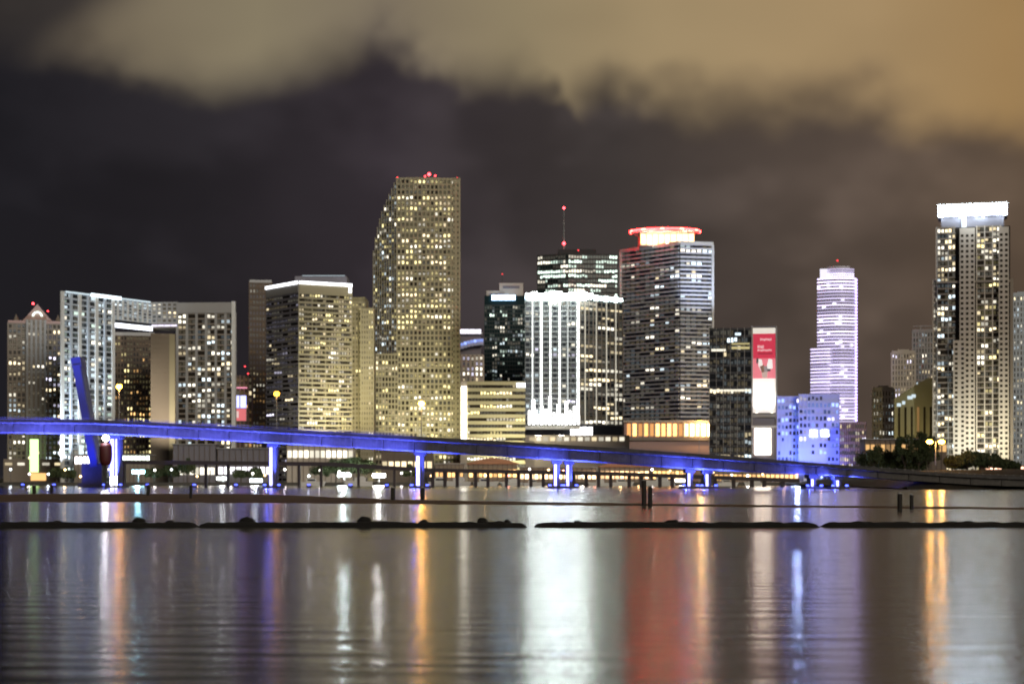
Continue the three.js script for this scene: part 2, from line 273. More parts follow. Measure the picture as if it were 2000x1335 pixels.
{ // seen through the gap
  const B = new Building('office_tower', 'brown office tower with small yellow windows, seen through the gap of the pale block', 'tower', 258, 1190, towers);
  B.block(212, 300, 655, 30, M.brownGlass);
  B.face({ a: B.P(212), b: B.P(300), y1: B.H(655), bays: 15, floors: 27, pier: M.brown, pierW: 0.9, band: M.brown, bandH: 1.4, lit: pattern(21, { p: (u, v) => v > 0.86 ? 0.08 : 0.2 + 0.45 * (1 - v), hues: ['yellow', 'yellow', 'amber'], dim: 0.6 }) });
  B.rail(B.P(212), B.P(300), B.H(652), 2.2, 0.5, M.steel, 'parapet'); B.finish();
}
{
  const B = new Building('slab_tower', 'plain windowless brown slab tower beside the yellow-windowed offices', 'tower', 320, 1120, towers);
  B.block(296, 347, 652, 22, M.taupe);
  const [a, b] = [B.P(296), B.P(347)];
  B.face({ a, b, y1: B.H(652), bays: 9, floors: 30, pier: M.taupe, pierW: 1.1, pierOut: 0.5, band: M.taupe, bandH: 0.5, bandOut: 0.2, lit: null });
  B.rail(B.P(330), b, B.H(652) / 2, B.H(652), 0.8, M.khaki, 'lit_fin', 1); flood(B.g, [1, 0.87, 0.66], 26000, [b[0] - 6, 2, 44], [b[0] - 7, 55, 0], 0.5);
  B.finish();
}
{
  const B = new Building('sign_building', 'small low block with a blue and red lit sign panel and red roof lights', 'building', 470, 1240, low);
  B.block(453, 492, 735, 14, M.brown); B.face({ a: B.P(453), b: B.P(492), y1: B.H(735), bays: 5, floors: 16, pier: M.pinkish, pierW: 0.8, band: M.brown, bandH: 1.4, lit: pattern(23, { p: 0.2, hues: ['amber', 'warm'] }) });
  const [x, z] = B.P(468), y = B.H(797);
  box(B.g, 'sign_panel', glowMat([0.4, 0.42, 1], 2.6), [x, y + 4.5, z + 1.2], [8.6, 8.4, 0.5]); box(B.g, 'sign_panel', glowMat([1, 0.22, 0.24], 0.75), [x, y - 4.5, z + 1.2], [8.6, 8.4, 0.5]); box(B.g, 'sign_frame', M.steel, [x, y, z + 0.8], [9.6, 18, 0.5]);
  box(B.g, 'sign_mullion', M.dark, [x, y + 4.5, z + 1.6], [0.6, 8.4, 0.3]); box(B.g, 'sign_emblem', glowMat([1, 0.7, 0.66], 0.8), [x - 1.5, y - 4.3, z + 1.6], [1.6, 4.6, 0.3]);
  box(B.g, 'light_strip', strip([1, 0.35, 0.5], 1.2), [x, B.H(757), z + 1], [10, 0.8, 0.5]); for (const [px, py] of [[460, 722], [468, 742], [478, 715], [484, 729]]) { const m = B.beacon(px, py, 1240, 1.1, 4); m.position.z += 1; const q = B.P(px); box(B.g, 'lamp_post', M.blackMetal, [q[0], (B.H(735) + m.position.y) / 2, m.position.z], [0.25, Math.abs(m.position.y - B.H(735)) + 1, 0.25]); }
  B.finish();
}
{
  const B = new Building('dark_tower', 'narrow dark brown tower with a few lit floors behind the bright-crowned tower', 'tower', 505, 1330, towers);
  B.block(487, 530, 552, 26, M.dusk); B.face({ a: B.P(487), b: B.P(530), y1: B.H(552), bays: 7, floors: 36, pier: M.brown, pierW: 1, band: M.brown, bandH: 1.6, lit: pattern(25, { p: (u, v) => v > 0.62 ? 0.03 : 0.3, hues: ['warm', 'amber', 'pale'], run: 1.6 }) });
  B.rail(B.P(487), B.P(530), B.H(549), 2, 0.4, M.steel, 'parapet'); B.finish();
}
{ // bright-crowned corner tower with step and fin
  const B = new Building('corner_tower', 'khaki corner tower with fine horizontal bands and a white-lit roof edge', 'tower', 600, 1150, towers, false);
  const c = B.P(583, 1150), l = B.P(520, 1185), r = B.P(687, 1168), bk = B.P(610, 1215), yT = B.H(553);
  B.body([l, c, r, bk], 0, yT, M.brownGlass);
  B.face({ a: l, b: c, y1: yT - 6, bays: 12, floors: 40, pier: M.dusk, pierW: 0.5, pierOut: 0.3, pierEvery: 3, band: M.dusk, bandH: 1.45, lit: pattern(31, { p: 0.1, hues: ['warm', 'lilac', 'pale'], rows: { 5: 0.5, 28: 0.25, 29: 0.3 }, run: 1.5, dim: 0.7 }) });  // dimmer left face: its shade is put into the darker band colour
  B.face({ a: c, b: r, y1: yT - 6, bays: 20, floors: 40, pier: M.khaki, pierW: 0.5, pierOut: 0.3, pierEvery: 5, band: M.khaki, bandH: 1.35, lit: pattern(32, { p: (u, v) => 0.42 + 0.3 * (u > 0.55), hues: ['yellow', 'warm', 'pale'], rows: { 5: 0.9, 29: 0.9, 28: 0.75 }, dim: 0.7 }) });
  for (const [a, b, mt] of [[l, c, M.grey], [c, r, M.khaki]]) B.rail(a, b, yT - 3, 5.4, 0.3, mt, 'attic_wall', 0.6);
  for (const [a, b, n] of [[l, c, 9], [c, r, 9]]) { const f = B.frame(a, b); for (let i = 0; i < n; i++) box(B.g, 'light_strip', strip([0.95, 0.96, 1], 3.2), B.on(a, f, f.L * (i + 0.5) / n, yT + 0.6, 0.8), [f.L / n - 0.25, 1.9, 0.6], f.yaw); }
  box(B.g, 'corner_lamp', strip([0.95, 0.97, 1], 5), [r[0] - 2.2, yT - 2.2, r[1] + 1.2], [4, 4.4, 1]);
  box(B.g, 'roof_plant', M.dusk, [c[0] + 12, yT + 3.5, -30], [34, 7, 18]); box(B.g, 'light_strip', strip('cool', 0.5), [c[0] + 14, yT + 7.2, -20], [28, 0.5, 0.5]);
  const s0 = B.P(687, 1180), s1 = B.P(713, 1180), t1 = B.P(729, 1176), t0 = B.P(705, 1176);
  B.body([s0, s1, [s1[0], s1[1] - 30], [s0[0], s0[1] - 30]], 0, B.H(580, 1180), M.olive, 'rear_block');
  B.face({ a: s0, b: s1, y1: B.H(590, 1180), bays: 4, floors: 38, pier: M.khaki, pierW: 0.8, band: M.khaki, bandH: 1.3, lit: pattern(33, { p: 0.25, hues: ['yellow'], dim: 0.9 }) });
  B.body([t0, t1, [t1[0], t1[1] - 20], [t0[0], t0[1] - 20]], 0, B.H(600, 1176), M.olive, 'side_fin');
  B.face({ a: t0, b: t1, y1: B.H(604, 1176), bays: 5, floors: 34, band: M.khaki, bandH: 1.5, pier: M.khaki, pierW: 1.0, lit: pattern(34, { p: 0.6, cols: [0, 0, 0, 1.4, 0.1], hues: ['yellow', 'pale'], dim: 0.3 }) });
  flood(B.g, [1, 0.86, 0.46], 22000, [t0[0], 3, 45], [t0[0] - 6, 60, -20], 0.5); flood(B.g, [1, 0.94, 0.7], 22000, [r[0] - 18, 3, 40], [r[0] - 20, 55, -10], 0.5);
  B.finish();
}
{ // tallest: stepped khaki tower
  const B = new Building('stepped_tower', 'tallest khaki office tower with a saw-toothed stepped side and yellow windows', 'tower', 815, 1370, towers);
  const steps = [[731, 492], [734.5, 466], [738.5, 446], [742.5, 429], [746.5, 415], [751, 403], [755.5, 392], [760, 381], [765, 370], [770, 359], [775, 349]], rows = {}, R = rng(401), NF = 56, yT = B.H(349);
  for (const py of [392, 400, 420, 470, 490, 530, 560, 585, 610, 622, 700, 770, 800]) rows[Math.round((933 - py) / (933 - 349) * NF) - 1] = 0.82;
  for (const py of [362, 375, 640, 655, 670, 690, 715, 730, 850]) rows[Math.round((933 - py) / (933 - 349) * NF) - 1] = 0.1;
  const lit = pattern(41, { p: 0.58, hues: ['yellow', 'yellow', 'warm', 'pale'], rows, dim: 0.45 });
  steps.forEach(([px, py], i) => {
    const nx = i < 10 ? steps[i + 1][0] : 897, d = 1384 - i * 1.4, n = i < 10 ? 1 : 15, a = B.P(px, d), b = B.P(nx, d), fl = Math.round(NF * B.H(py) / yT);
    B.body([a, b, [b[0], b[1] - 40], [a[0], a[1] - 40]], 0, B.H(py, d), M.brownGlass, i < 10 ? 'setback' : 'body');
    B.face({ a, b, y1: B.H(py, d), bays: n, floors: fl, pier: M.khaki, pierW: i < 10 ? 0.5 : 1.25, pierOut: 0.8, band: i < 10 ? M.dusk : M.khaki, bandH: 1.5, lit: i < 10 ? pattern(42 + i, { p: 0.45, hues: ['pale', 'cool', 'yellow'], dim: 0.8 }) : lit });
  });
  const e0 = B.P(884, 1369.6), e1 = B.P(899, 1369.6), side = B.P(901, 1395);
  B.body([e0, e1, side, B.P(886, 1395)], 0, yT + 1, M.khaki, 'end_bay'); B.holes(e0, e1, 6, yT - 3, 2, 56, 1.6, 1.6, M.brownGlass);
  box(B.g, 'roof_plant', M.taupe, [4, yT + 2, -25], [26, 5, 12]);
  B.beacon(838, 339, 1370, 2.6, 10); B.beacon(830, 343, 1370, 1.4, 8); B.beacon(850, 342, 1370, 1.4, 8); B.beacon(776, 346, 1370, 1.2, 5); B.beacon(893, 346, 1370, 1.2, 3);
  for (const px of [838, 830, 850]) box(B.g, 'mast', M.blackMetal, [B.P(px)[0], yT + 2.4, -2], [0.3, 4, 0.3]);
  const w0 = B.P(726, 1362), w1 = B.P(776, 1362);
  B.body([w0, w1, [w1[0], w1[1] - 14], [w0[0], w0[1] - 14]], 0, B.H(692, 1362), M.brownGlass, 'low_wing');
  B.face({ a: w0, b: w1, y1: B.H(692, 1362), bays: 8, floors: 23, pier: M.khaki, pierW: 0.9, band: M.khaki, bandH: 1.5, lit: pattern(48, { p: 0.45, hues: ['yellow', 'warm'], rows: { 20: 0.9, 19: 0.5, 11: 0.7, 15: 0.8 }, dim: 0.6 }) });
  flood(B.g, [1, 0.9, 0.55], 33000, [10, 3, 70], [4, 60, 0], 0.6);
  B.finish();
}
{ // blue arched crown behind
  const B = new Building('arched_tower', 'cream tower with a blue-lit curved roof band and pale lilac crown', 'tower', 915, 1450, towers);
  B.block(885, 944, 692, 26, M.cream); const yT = B.H(692), c = B.P(934);
  B.face({ a: B.P(885), b: B.P(944), y1: yT - 1, bays: 7, floors: 24, pier: M.cream, pierW: 1.6, band: M.taupe, bandH: 1.2, lit: pattern(51, { p: 0.35, hues: ['pale', 'warm', 'lilac'], rows: { 21: 0.8, 20: 0.5 } }) });
  for (let i = 0; i < 12; i++) { const t = (i + 0.5) / 12, px = lerp(867, 944, t), py = lerp(690, 667, Math.sin(t * 1.57)); const [x, z] = B.P(px); box(B.g, 'roof_arc', std([0.5, 0.55, 0.8]), [x, B.H(py), z - 6], [2.9, 5.2, 14]); box(B.g, 'arc_light', strip('blue', i % 3 ? 0.9 : 1.8), [x, B.H(py) + 1, z + 1.3], [2.1, 2, 0.4]); }
  box(B.g, 'penthouse', M.dusk, [B.P(918)[0], (B.H(651) + yT) / 2, -14], [18, B.H(651) - yT, 12]); box(B.g, 'crown_slab', M.white, [B.P(918)[0], B.H(650), -12], [20, 1.2, 16]);
  for (let i = 0; i < 4; i++) box(B.g, 'crown_light', strip([0.9, 0.86, 1], 2.4), [B.P(901 + i * 11)[0], B.H(646), -4], [4.3, 3.2, 1]);
  B.finish();
}
{ // dark teal glass
  const B = new Building('glass_tower', 'dark teal glass tower with a white light bar under its roof plant', 'tower', 985, 1300, towers);
  B.block(946, 1026, 577, 28, M.tealGlass); const yT = B.H(577), a = B.P(946), b = B.P(1026);
  B.face({ a, b, y1: yT - 7, bays: 16, floors: 44, pier: std([0.02, 0.035, 0.04], 0.4), pierW: 0.3, pierOut: 0.15, band: std([0.025, 0.04, 0.045], 0.4), bandH: 0.7, bandOut: 0.12, lit: pattern(61, { faint: 0.3, p: (u, v) => u < 0.15 ? 0 : v > 0.72 ? 0.28 : 0.13, hues: ['green', 'cool', 'pale'], dim: 0.65 }) });
  for (let i = 0; i < 4; i++) box(B.g, 'light_strip', strip([0.45, 0.68, 1], 14), [B.P(966 + i * 11.5)[0], B.H(581), 0.6], [4.1, 3.4, 0.6]);
  for (const [p0, p1, py] of [[950, 985, 566], [975, 1022, 551]]) { const q0 = B.P(p0), q1 = B.P(p1); box(B.g, 'roof_plant', M.cream, [(q0[0] + q1[0]) / 2, (yT + B.H(py)) / 2, -12], [q1[0] - q0[0], B.H(py) - yT, 14]); box(B.g, 'plant_louvre', M.dusk, [(q0[0] + q1[0]) / 2, B.H(py) - 3, -4.9], [(q1[0] - q0[0]) * 0.7, 2, 0.3]); }
  box(B.g, 'mast', M.blackMetal, [B.P(981)[0], B.H(547), -10], [0.5, 15, 0.5]); part(B.g, 'beacon_light', BALL, strip(RED, 2), [B.P(981)[0], B.H(532), -10], [1, 1, 1]); B.finish();
}
{ // low banded offices
  const B = new Building('banded_offices', 'low yellowish office block with long horizontal window bands and a bright vertical light column', 'building', 965, 1110, low);
  B.block(900, 1026, 748, 26, M.brownGlass);
  B.face({ a: B.P(912), b: B.P(1026), y1: B.H(748), bays: 18, floors: 15, band: std([0.46, 0.42, 0.27]), bandH: 2.2, bandOut: 0.7, lit: pattern(63, { p: 0.25, hues: ['yellow', 'pale', 'warm'], rows: { 5: 0.7, 6: 0.5, 4: 0.3, 3: 0.85, 8: 0.2 }, run: 2.5, dim: 0.5 }) });
  for (let i = 0; i < 8; i++) box(B.g, 'light_column', strip('pale', 6), [B.P(906)[0], B.H(852 - i * 13), 1], [3.2, 3.9, 0.8]);
  box(B.g, 'column_frame', M.cream, [B.P(906)[0], B.H(745) / 2, 0.3], [4.4, B.H(745), 0.7]);
  for (let i = 0; i < 2; i++) box(B.g, 'roof_sign', strip([0.85, 0.9, 1], 2.6), [B.P(1013 + i * 9)[0], B.H(752), 1.2], [2.7, 2.8, 0.5]);
  flood(B.g, [1, 0.92, 0.6], 14000, [10, 2, 36], [8, 28, 0], 0.7); B.finish();
}
{ // striped tower with floodlit crown
  const B = new Building('striped_tower', 'glass tower with floodlit white columns given a glow and blazing floodlit crown', 'tower', 1120, 1150, towers, false);
  const a = B.P(1026), m = B.P(1133), b = B.P(1216, 1172), yT = B.H(575), yB = B.H(828), bk = [[b[0] - 4, b[1] - 28], [a[0], a[1] - 45]];
  B.body([a, m, b, ...bk], 0, yT, M.glass);
  const slab = std([0.09, 0.095, 0.095]);
  B.face({ a, b: m, y0: yB, y1: yT - 4, bays: 12, floors: 24, band: slab, bandH: 1.1, pier: slab, pierW: 0.4, pierOut: 0.3, lit: pattern(71, { p: (u, v) => v < 0.2 ? 0.55 : 0.08, hues: ['pale', 'lilac', 'cool'], rows: { 13: 0.8, 14: 0.4, 9: 0.4, 16: 0.3 }, faint: 0.4, run: 1.3, dim: 0.5 }) });
  B.face({ a: m, b, y0: yB, y1: yT - 4, bays: 10, floors: 26, band: std([0.08, 0.08, 0.075]), bandH: 0.9, pier: M.brown, pierW: 0.4, lit: pattern(72, { p: 0.22, hues: ['pale', 'warm'], rows: { 9: 0.8, 11: 0.7, 15: 0.6, 16: 0.5, 24: 0.9, 7: 0.6 }, run: 2.2, dim: 0.5 }) });
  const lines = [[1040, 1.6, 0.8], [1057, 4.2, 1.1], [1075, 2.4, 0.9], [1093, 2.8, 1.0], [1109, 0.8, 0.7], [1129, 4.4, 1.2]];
  for (const [px, k, w] of lines) for (let i = 0; i < 17; i++) { const y0 = lerp(yB, yT, i / 17), y1 = lerp(yB, yT, (i + 1) / 17); box(B.g, 'glowing_line', strip([0.96, 1, 0.97], k), [B.P(px)[0], (y0 + y1) / 2, 1.2], [w, y1 - y0 - 0.15, 0.5]); }  // floodlit white columns: the light on them is put in as glow
  const f = B.frame(m, b); for (const s of [0.1, 0.36, 0.6, 0.82]) box(B.g, 'glowing_line', strip('pale', 0.7), B.on(m, f, f.L * s, (yB + yT) / 2, 0.9), [0.45, yT - yB, 0.4], f.yaw);
  for (let i = 0; i < 11; i++) { const px = 1032 + i * 12, big = [6, 9, 5, 7, 11, 10, 6, 8, 7, 9, 6][i]; box(B.g, 'crown_floodlight', strip([0.86, 1, 0.94], 66), [B.P(px)[0], yT - 1.2, 2], [3.4, big * 0.55, 0.8]); box(B.g, 'floodlight_bracket', M.steel, [B.P(px)[0], yT - 0.6, 0.9], [0.6, 1, 1.6]); }
  for (let i = 0; i < 6; i++) box(B.g, 'crown_light', strip([0.75, 1, 0.94], i < 1 ? 9 : 14), B.on(m, f, f.L * (0.36 + i * 0.115), yT - 1.5, 0.8), [2.9, i % 2 ? 2.2 : 3.4, 0.6], f.yaw);
  for (const px of [1045, 1085, 1120]) flood(B.g, [0.92, 1, 0.97], 7000, [B.P(px)[0], yT + 3, 15], [B.P(px)[0], yT - 26, 0], 0.7, 30);
  // blazing entrance floor
  for (let i = 0; i < 13; i++) { const t = [9, 16, 7, 12, 10, 18, 8, 13, 7, 15, 9, 12, 6][i]; box(B.g, 'lobby_window', strip([1, 0.99, 0.96], [5, 9, 3, 7, 4, 10, 3, 6, 4, 9, 5, 7, 3][i]), [B.P(1034 + i * 8)[0], B.H(829) + t / 2, 1.3], [1.5, t, 0.5]); }
  B.rail([a[0] - 2, a[1]], [m[0], m[1]], B.H(835), 2.2, 1.4, M.white, 'canopy', 6);
  for (let i = 0; i < 4; i++) box(B.g, 'lobby_window', strip([1, 0.97, 0.95], 6), [B.P(1119 + i * 11)[0], B.H(842), 3], [3.1, 5.4, 0.5]);
  box(B.g, 'podium', M.cream, [2, B.H(850) / 2 - 0.2, 8], [66, B.H(850), 18]); for (let i = 0; i < 14; i++) box(B.g, 'podium_window', pane(i % 3 ? 'pale' : 'warm', 2 + i % 2), [-27 + i * 4.4, B.H(858), 17.2], [3, 2.4, 0.3]);
  for (const px of [1050, 1095]) flood(B.g, [1, 1, 0.97], 8000, [B.P(px)[0], yB - 10, 22], [B.P(px)[0], yB + 26, 0], 0.7, 30);
  B.finish();
}
{ // lit floors and mast behind
  const B = new Building('mast_tower', 'dark tower with bright greenish-white floors and a red-lit mast on its roof', 'tower', 1125, 1500, towers, false);
  const l = B.P(1050, 1512), c = B.P(1110, 1500), r = B.P(1206, 1506), yT = B.H(496);
  B.body([l, c, r, [r[0], r[1] - 30], [l[0], l[1] - 24]], 0, yT, M.tealGlass);
  for (const [a, b, n, sd] of [[l, c, 12, 81], [c, r, 18, 82]]) B.face({ a, b, y0: 30, y1: yT, bays: n, floors: 40, band: M.dark, bandH: 1.2, pier: M.dark, pierW: 0.3, lit: pattern(sd, { p: (u, v) => v > 0.7 ? 0.35 : 0.15, hues: ['green', 'green', 'pale'], rows: { 39: 0.5, 38: 0.6, 36: 0.95, 35: 0.6, 33: 0.8, 32: 0.4, 31: 0.75, 29: 0.6 }, run: 2.6, dim: 0.12 }) });
  box(B.g, 'roof_plant', M.dark, [B.P(1128)[0], yT + 2.5, -14], [32, 5, 14]);
  const [x] = B.P(1102), yM = B.H(403);
  const mast = part(B.g, 'mast', new THREE.CylinderGeometry(0.25, 0.75, yM - yT, 8), M.steel, [x, (yT + yM) / 2, -8]), my = (yT + yM) / 2;
  for (let i = 0; i < 5; i++) box(mast, 'mast_arm', M.steel, [0, lerp(yT, yM, 0.2 + i * 0.16) - my, 0], [2.4 - i * 0.3, 0.25, 0.25]);
  part(mast, 'beacon_light', BALL, strip([1, 0.04, 0.05], 14), [0, yM - my, 0], [2.2, 2.2, 2.2]); part(mast, 'beacon_light', BALL, strip([1, 0.04, 0.05], 14), [0, B.H(473) - my, 1], [2.6, 2.6, 2.6]); B.beacon(1130, 488, 1500, 1.2, 3); B.finish();
}
{ // balcony tower with red crown
  const B = new Building('balcony_tower', 'tall dark glass tower of white balcony slabs with a red-rimmed crown', 'tower', 1303, 1250, towers, false);
  const l = B.P(1213, 1292), c = B.P(1328, 1246), r = B.P(1393, 1252), yT = B.H(478), y0 = B.H(822);
  B.body([l, c, r, [r[0], r[1] - 34], [l[0] + 6, l[1] - 20]], 0, yT, M.navyGlass);
  const slab = std([0.68, 0.67, 0.7]);
  B.face({ a: l, b: c, y0, y1: yT, bays: 12, floors: 42, band: slab, bandH: 1.0, bandOut: 1.3, bandName: 'balcony_slab', pier: M.dark, pierW: 0.5, pierOut: 0.4, lit: pattern(91, { p: 0.15, hues: ['pale', 'warm', 'pale', 'cool'], dim: 0.35, cols: [0.6, 0.5, 1, 1.4, 0.8, 1.5, 1.3, 0.8] }) });
  B.face({ a: c, b: r, y0, y1: yT, bays: 6, floors: 42, band: slab, bandH: 1.0, bandOut: 1.3, bandName: 'balcony_slab', pier: M.dark, pierW: 0.5, pierOut: 0.4, lit: pattern(92, { p: (u, v) => 0.16 + (v > 0.85 ? 0.3 : 0), hues: ['pale', 'warm', 'cool', 'cool'], dim: 0.35 }) });
  const fl = B.frame(l, c), fr = B.frame(c, r); box(B.g, 'edge_pier', M.white, B.on(l, fl, 0.6, (y0 + yT) / 2, 0.9), [1.4, yT - y0, 1.8], fl.yaw); box(B.g, 'edge_pier', M.white, B.on(c, fr, fr.L - 0.6, (y0 + yT) / 2, 0.9), [1.4, yT - y0, 1.8], fr.yaw);
  B.rail(l, c, yT + 1, 2.2, 0.6, M.white, 'parapet', 1); B.rail(c, r, yT + 1, 2.2, 0.6, M.white, 'parapet', 1);
  const cx = (B.P(1253)[0] + B.P(1360)[0]) / 2, cz = -22, cw = B.P(1360)[0] - B.P(1253)[0];
  box(B.g, 'crown_drum', M.cream, [cx, yT + 5.6, cz], [cw, 9.6, 20]);
  for (let i = 0; i < 9; i++) box(B.g, 'crown_window', strip([1, 0.62, 0.26], 4), [cx - cw / 2 + cw * (i + 0.5) / 9, yT + 5.6, cz + 10.1], [cw / 9 - 0.8, 7.4, 0.3]);
  const rw = B.P(1374)[0] - B.P(1235)[0], rx = (B.P(1374)[0] + B.P(1235)[0]) / 2, plate = new THREE.CylinderGeometry(0.5, 0.47, 1, 40).scale(rw, 1.8, 36), crown = part(B.g, 'crown_roof', plate, M.white, [rx, yT + 11.4, cz]);
  const n = 44; for (let i = 0; i < n; i++) { const t = i / n * 6.283; box(crown, 'rim_light', strip(i % 4 === 0 ? [1, 0.03, 0.02] : [1, 0.01, 0.01], 62), [Math.cos(t) * rw * 0.505, 0.8, Math.sin(t) * 18.3], [3.0, 1.1, 0.5], Math.atan2(-18.3 * Math.cos(t), -rw * 0.505 * Math.sin(t))); }
  for (const px of [1275, 1305, 1340]) flood(B.g, [1, 0.85, 0.6], 900, [B.P(px)[0], yT + 2, cz + 19], [B.P(px)[0], yT + 9, cz + 8], 0.9, 30);
  flood(B.g, [0.6, 0.72, 1], 15000, [r[0] - 4, yT - 60, 45], [r[0] - 10, yT - 20, 0], 0.5, 30);
  // orange-lit lobby colonnade
  box(B.g, 'lobby_body', M.pinkish, [cx - 2, y0 / 2, 2], [r[0] - l[0] - 2, y0, 22]);
  for (let i = 0; i < 15; i++) { const x = lerp(B.P(1226)[0], B.P(1382)[0], i / 14); box(B.g, 'lobby_window', strip(i > 9 ? [1, 0.68, 0.28] : [1, 0.45, 0.14], [1.2, 4, 0.8, 2.4, 0.9, 4.5, 3, 4.5, 3.5, 0.9, 4.5, 9, 5, 11, 14][i]), [x, y0 - 6.5, 13.2], [2.5, 8.6, 0.4]); box(B.g, 'lobby_column', M.cream, [x + 2, y0 - 6.5, 14], [0.9, 10.5, 0.9]); }
  box(B.g, 'lobby_cornice', M.cream, [cx - 2, y0 - 0.6, 13.6], [r[0] - l[0], 1.4, 2.6]); box(B.g, 'terrace', M.taupe, [cx - 2, y0 - 12.8, 13.6], [r[0] - l[0], 2.2, 3.4]);
  lamp(B.g, [1, 0.6, 0.25], 900, [B.P(1365)[0], y0 - 5, 21], 60);
  B.finish();
}
{ // banner tower
  const B = new Building('banner_tower', 'dark glass office block with a tall red and white banner on its end wall', 'tower', 1450, 1000, towers);
  const a = B.P(1386), m = B.P(1468), b = B.P(1517), yT = B.H(637);
  B.body([a, m, [m[0], -30], [a[0], -30]], 0, B.H(642), M.glass);
  B.face({ a, b: m, y1: B.H(642), bays: 12, floors: 21, pier: M.grey, pierW: 0.22, pierOut: 0.35, pierEvery: 2, band: M.dark, bandH: 1.2, bandOut: 0.15, lit: pattern(101, { p: (u, v) => u > 0.55 && v < 0.4 ? 0.14 : 0.07, hues: ['pale', 'warm', 'cool'], rows: { 12: 0.96, 6: 0.25, 3: 0.85 }, run: 1.4, dim: 0.45 }) });
  const fa = B.frame(a, m); for (const [s, w, py, h, k, hue] of [[0.22, 8, 683, 1.3, 1.2, 'pale'], [0.74, 10, 671, 1.0, 0.5, 'yellow'], [0.74, 10, 679, 1.4, 0.6, 'yellow'], [0.68, 3.2, 652, 1.4, 1.4, 'cool'], [0.5, 22, 762, 1.2, 1.1, 'pale']]) box(B.g, 'lit_floor_window', strip(hue, k), B.on(a, fa, fa.L * s, B.H(py), 0.25), [w, h, 0.2], fa.yaw);
  B.body([m, b, [b[0], -30], [m[0], -30]], 0, yT, M.dusk, 'end_wall');
  const w = b[0] - m[0], cx = (m[0] + b[0]) / 2, cv = document.createElement('canvas'); cv.width = 192; cv.height = 512; const g = cv.getContext('2d');
  const rect = (c, x, y, ww, hh) => { g.fillStyle = c; g.fillRect(x, y, ww, hh); };
  rect('#e8e4da', 0, 0, 192, 512); rect('#c8344e', 0, 34, 192, 150); rect('#e07b88', 0, 184, 192, 122); rect('#f4eeea', 0, 306, 192, 206);
  for (const [x, y, ww, hh] of [[62, 62, 104, 14], [40, 104, 60, 18], [40, 128, 126, 12]]) for (let i = 0; i < ww - 6; i += 11) rect(i % 3 ? '#f3b9c0' : '#efc9cc', x + i, y + (i * 7 % 4), 8, hh - (i * 5 % 4)); rect('#9c2438', 42, 150, 124, 9);
  const blob = (c, pts) => { g.fillStyle = c; g.beginPath(); pts.forEach(([x, y], i) => i ? g.lineTo(x, y) : g.moveTo(x, y)); g.closePath(); g.fill(); };
  blob('#efe9e6', [[44, 186], [74, 190], [86, 236], [70, 262], [48, 232]]); blob('#4b4140', [[30, 184], [48, 182], [46, 212], [28, 214]]); blob('#7a5c4c', [[58, 232], [92, 222], [104, 262], [78, 276]]); blob('#f1eeee', [[134, 186], [164, 192], [168, 244], [126, 256], [120, 226]]); blob('#8b8384', [[92, 232], [122, 228], [126, 262], [98, 268]]); blob('#51454c', [[120, 248], [152, 246], [150, 262], [124, 264]]); blob('#b79f98', [[72, 270], [126, 262], [122, 304], [80, 304]]);
  const tex = new THREE.CanvasTexture(cv); tex.colorSpace = THREE.SRGBColorSpace;
  const mat = new THREE.MeshStandardMaterial({ map: tex, roughness: 0.7, emissive: 0xffffff, emissiveMap: tex, emissiveIntensity: 0.6 });
  const yB = B.H(806), bh = yT - 1 - yB, banner = part(B.g, 'banner_sign', new THREE.BoxGeometry(w - 1.4, bh, 0.5), M.white, [cx, yB + bh / 2, 0.3]);
  part(banner, 'banner_print_sign', new THREE.PlaneGeometry(w - 1.6, bh - 0.2), mat, [0, 0, 0.28]);
  for (const s of [-1, 1]) box(B.g, 'banner_frame', M.grey, [cx + s * (w / 2 - 0.3), yT / 2, 0.4], [0.8, yT, 0.9]);
  box(B.g, 'ledge', M.grey, [cx, B.H(812), 0.6], [w, 1.6, 1.4]); box(B.g, 'ledge', M.white, [cx, B.H(833), 0.6], [w, 1.2, 1.2]);
  for (let i = 0; i < 3; i++) box(B.g, 'lobby_window', strip([1, 0.86, 0.7], 9), [m[0] + 3.2 + i * 3, B.H(862), 0.5], [2.8, 14.5, 0.4]);
  for (const s of [-0.5, 0.5]) { box(B.g, 'banner_floodlight', strip('pale', 3), [cx + s * w * 0.6, B.H(806), 3], [1.2, 0.5, 0.8]); flood(B.g, [1, 0.98, 0.94], 700, [cx + s * w * 0.6, B.H(804), 4.4], [cx + s * 3, B.H(775), 0], 0.8, 20); }
  B.finish();
}
